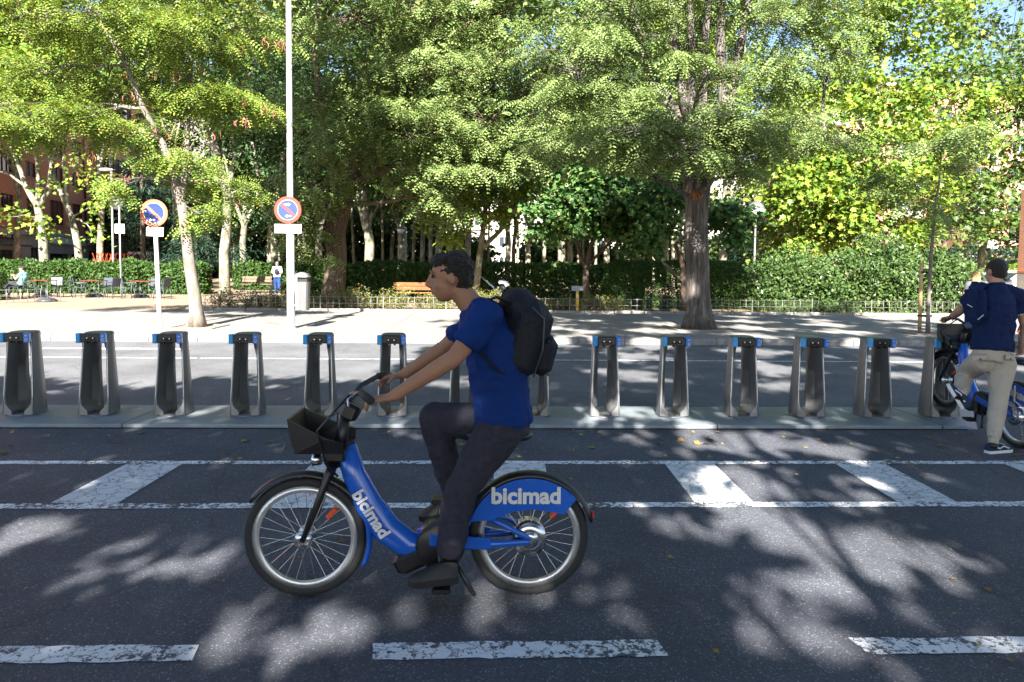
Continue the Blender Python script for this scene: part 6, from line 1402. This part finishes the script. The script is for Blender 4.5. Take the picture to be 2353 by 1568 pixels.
for s in (-1, 1): MB().tube([(s * .03, -.0, .1), (s * .1, .05, .22), (s * .12, .12, .2)], .012, 6).build('strap', PACK, o)
def pram(label, x, y, rz, hood_m, small_=False):
    o = empty('pram', (x, y, .115), rz, label, 'pram')
    for s in (-1, 1):
        MB().tube([(-.62, s * .23, 1.0), (-.4, s * .23, .82), (.1, s * .24, .38), (.32, s * .22, .12)], .016, 8).build('frame_tube', M['chrome'], o); MB().tube([(.05, s * .23, .42), (-.3, s * .24, .14)], .014, 8).build('frame_tube', M['chrome'], o)
        for (xx, r_) in ((-.32, .14), (.34, .1)): MB().lathe([(0, -.02), (r_ * .85, -.02), (r_, -.01), (r_, .01), (r_ * .85, .02), (0, .02)], (xx, s * .26, r_), 16, rot=Matrix.Rotation(pi / 2, 3, 'X')).build('wheel', M['rubber'], o)
    MB().tube([(-.62, -.23, 1.0), (-.62, .23, 1.0)], .02, 8).build('handle', M['black'], o)
    link('seat', soft_mesh('seat', MB().ell((.05, 0, .5), (.32, .2, .14)).ell((.25, 0, .58), (.16, .2, .16)).ell((-.1, 0, .4), (.2, .18, .1)), PACK, .02, 3), o)
    hd = MB(); n = 8; vs = []
    for i in range(n + 1):
        a = radians(15 + 105 * i / n)
        for j in range(7):
            t = -pi / 2 + pi * j / 6; vs.append((.2 + .34 * cos(a) * (.55 + .45 * cos(t)), .22 * sin(t), .6 + .34 * sin(a) * (.55 + .45 * cos(t))))
    g = hd.add(vs, [(i * 7 + j, i * 7 + j + 1, (i + 1) * 7 + j + 1, (i + 1) * 7 + j) for i in range(n) for j in range(6)], 0, True).build('hood', hood_m, o); q = g.modifiers.new('t', 'SOLIDIFY'); q.thickness = .012
    return o
pram('stroller pushed by the walker in white, half hidden beside the legs', p.x - .3, 35.75, radians(104), PACK)
p = P(1085, 640, 29.5); small('woman in grey T-shirt behind the slim pale trunk with a hand on a pram', p.x - .1, 29.5, (1, -.3, 0), 'hip', SK, HAIR, GREYT, PACK, h=1.66, hair='long')
pp = P(1143, 640, 29.3); pram('dark pram with light grey hood right of the slim pale trunk', pp.x, 29.3, radians(-6), cloth_mat('grey_hood', (.42, .43, .45), .08))
# seated man
p = P(46, 640, 29.5); b = Vector((p.x, 29.5, .115)); A = lambda a, s, z: b + Vector((-a, s, z))
J = dict(pelvis=A(-.02, 0, .55), chest=A(-.14, 0, .86), neck=A(-.15, 0, 1.05), head=A(-.08, 0, 1.19), face=(-1, -.1, -.35), headup=(-.3, 0, 1), shL=A(-.15, -.17, 1.0), shR=A(-.15, .17, 1.0), elbL=A(.02, -.24, .78), elbR=A(.02, .24, .78), wrL=A(.22, -.08, .93), wrR=A(.22, .06, .93), hipL=A(.0, -.1, .53), hipR=A(0, .1, .53), knL=A(.4, -.12, .62), knR=A(.42, .1, .55), ankL=A(.62, -.1, .3), ankR=A(.55, .1, .1))
J['heelL'] = A(.6, -.1, .22); J['toeL'] = A(.84, -.1, .26); J['heelR'] = A(.5, .1, .02); J['toeR'] = A(.76, .1, .02)
figure('person', 'seated man in turquoise shirt looking down at his phone by the hedge', J, (0, 1, 0), SK, HAIR, TURQ, NAV, BLK, M['black'], vox=.016, eyes=False)
ph = MB().box((0, 0, 0), (.012, .075, .15), Matrix.Rotation(radians(-30), 3, 'Y'), bev=.004).build('phone', M['black_gloss'], None, A(.3, -.01, .97)); tag(ph, 'dark phone held by the seated man in turquoise', 'phone')
# woman behind the man at the dock, by the kerb
small('blond passer-by in blue jeans half hidden behind the man in the navy polo', 11.22, 15.3, (.35, .9, 0), 'walk', SK, HAIRB, cloth_mat('dark_top', (.1, .1, .11), .3, 14), JEAN, h=1.5, hair='long')

# ------------------------------------------------------------------ small litter: fallen leaves
n = 1700
X = rng.uniform(-6, 6.5, n); Y = 2.2 + 5.0 * rng.random(n) ** .8; keep = rng.random(n) < np.where(Y > 5.6, 1.0, .3) * np.where(Y > 6.4, 1.0, .7); X, Y = X[keep], Y[keep]
C = np.stack([X, Y, np.full(len(X), .009)], 1); a = rng.uniform(0, 6.28, len(X)); D = np.stack([np.cos(a), np.sin(a), np.zeros(len(X))], 1); N = np.tile([0., 0, 1], (len(X), 1)) + rng.normal(0, .25, (len(X), 3))
tag(link('fallen_leaves', leaf_mesh('fallen_leaves', C, D, N, rng.choice([.022, .03, .04, .06], len(X), p=[.5, .3, .15, .05]), T_KITE, M['leaf_dry'])), 'small dry yellow and brown leaves scattered on the asphalt', 'leaves', kind='stuff')
n = 46; X = rng.uniform(-5.5, 5, n); Y = rng.uniform(5.75, 6.85, n); C = np.stack([X, Y, np.full(n, .014)], 1); a = rng.uniform(0, 6.28, n)
tag(link('fallen_leaves', leaf_mesh('fallen_leaves', C, np.stack([np.cos(a), np.sin(a), np.zeros(n)], 1), np.tile([0., 0, 1], (n, 1)) + rng.normal(0, .3, (n, 3)), rng.uniform(.035, .085, n), T_PLANE, M['leaf_dry'])), 'larger curled brown leaves lying along the front of the dock platform', 'leaves', kind='stuff')
n = 1500; X = rng.uniform(-9, 17, n); Y = rng.uniform(22.45, 24.6, n); C = np.stack([X, Y, np.full(n, .125)], 1); a = rng.uniform(0, 6.28, n)
tag(link('fallen_leaves', leaf_mesh('fallen_leaves', C, np.stack([np.cos(a), np.sin(a), np.zeros(n)], 1), np.tile([0., 0, 1], (n, 1)) + rng.normal(0, .3, (n, 3)), rng.uniform(.07, .14, n), T_PLANE, M['leaf_dry'])), 'brown leaf litter on the soil along the low wire fence', 'leaves', kind='stuff')
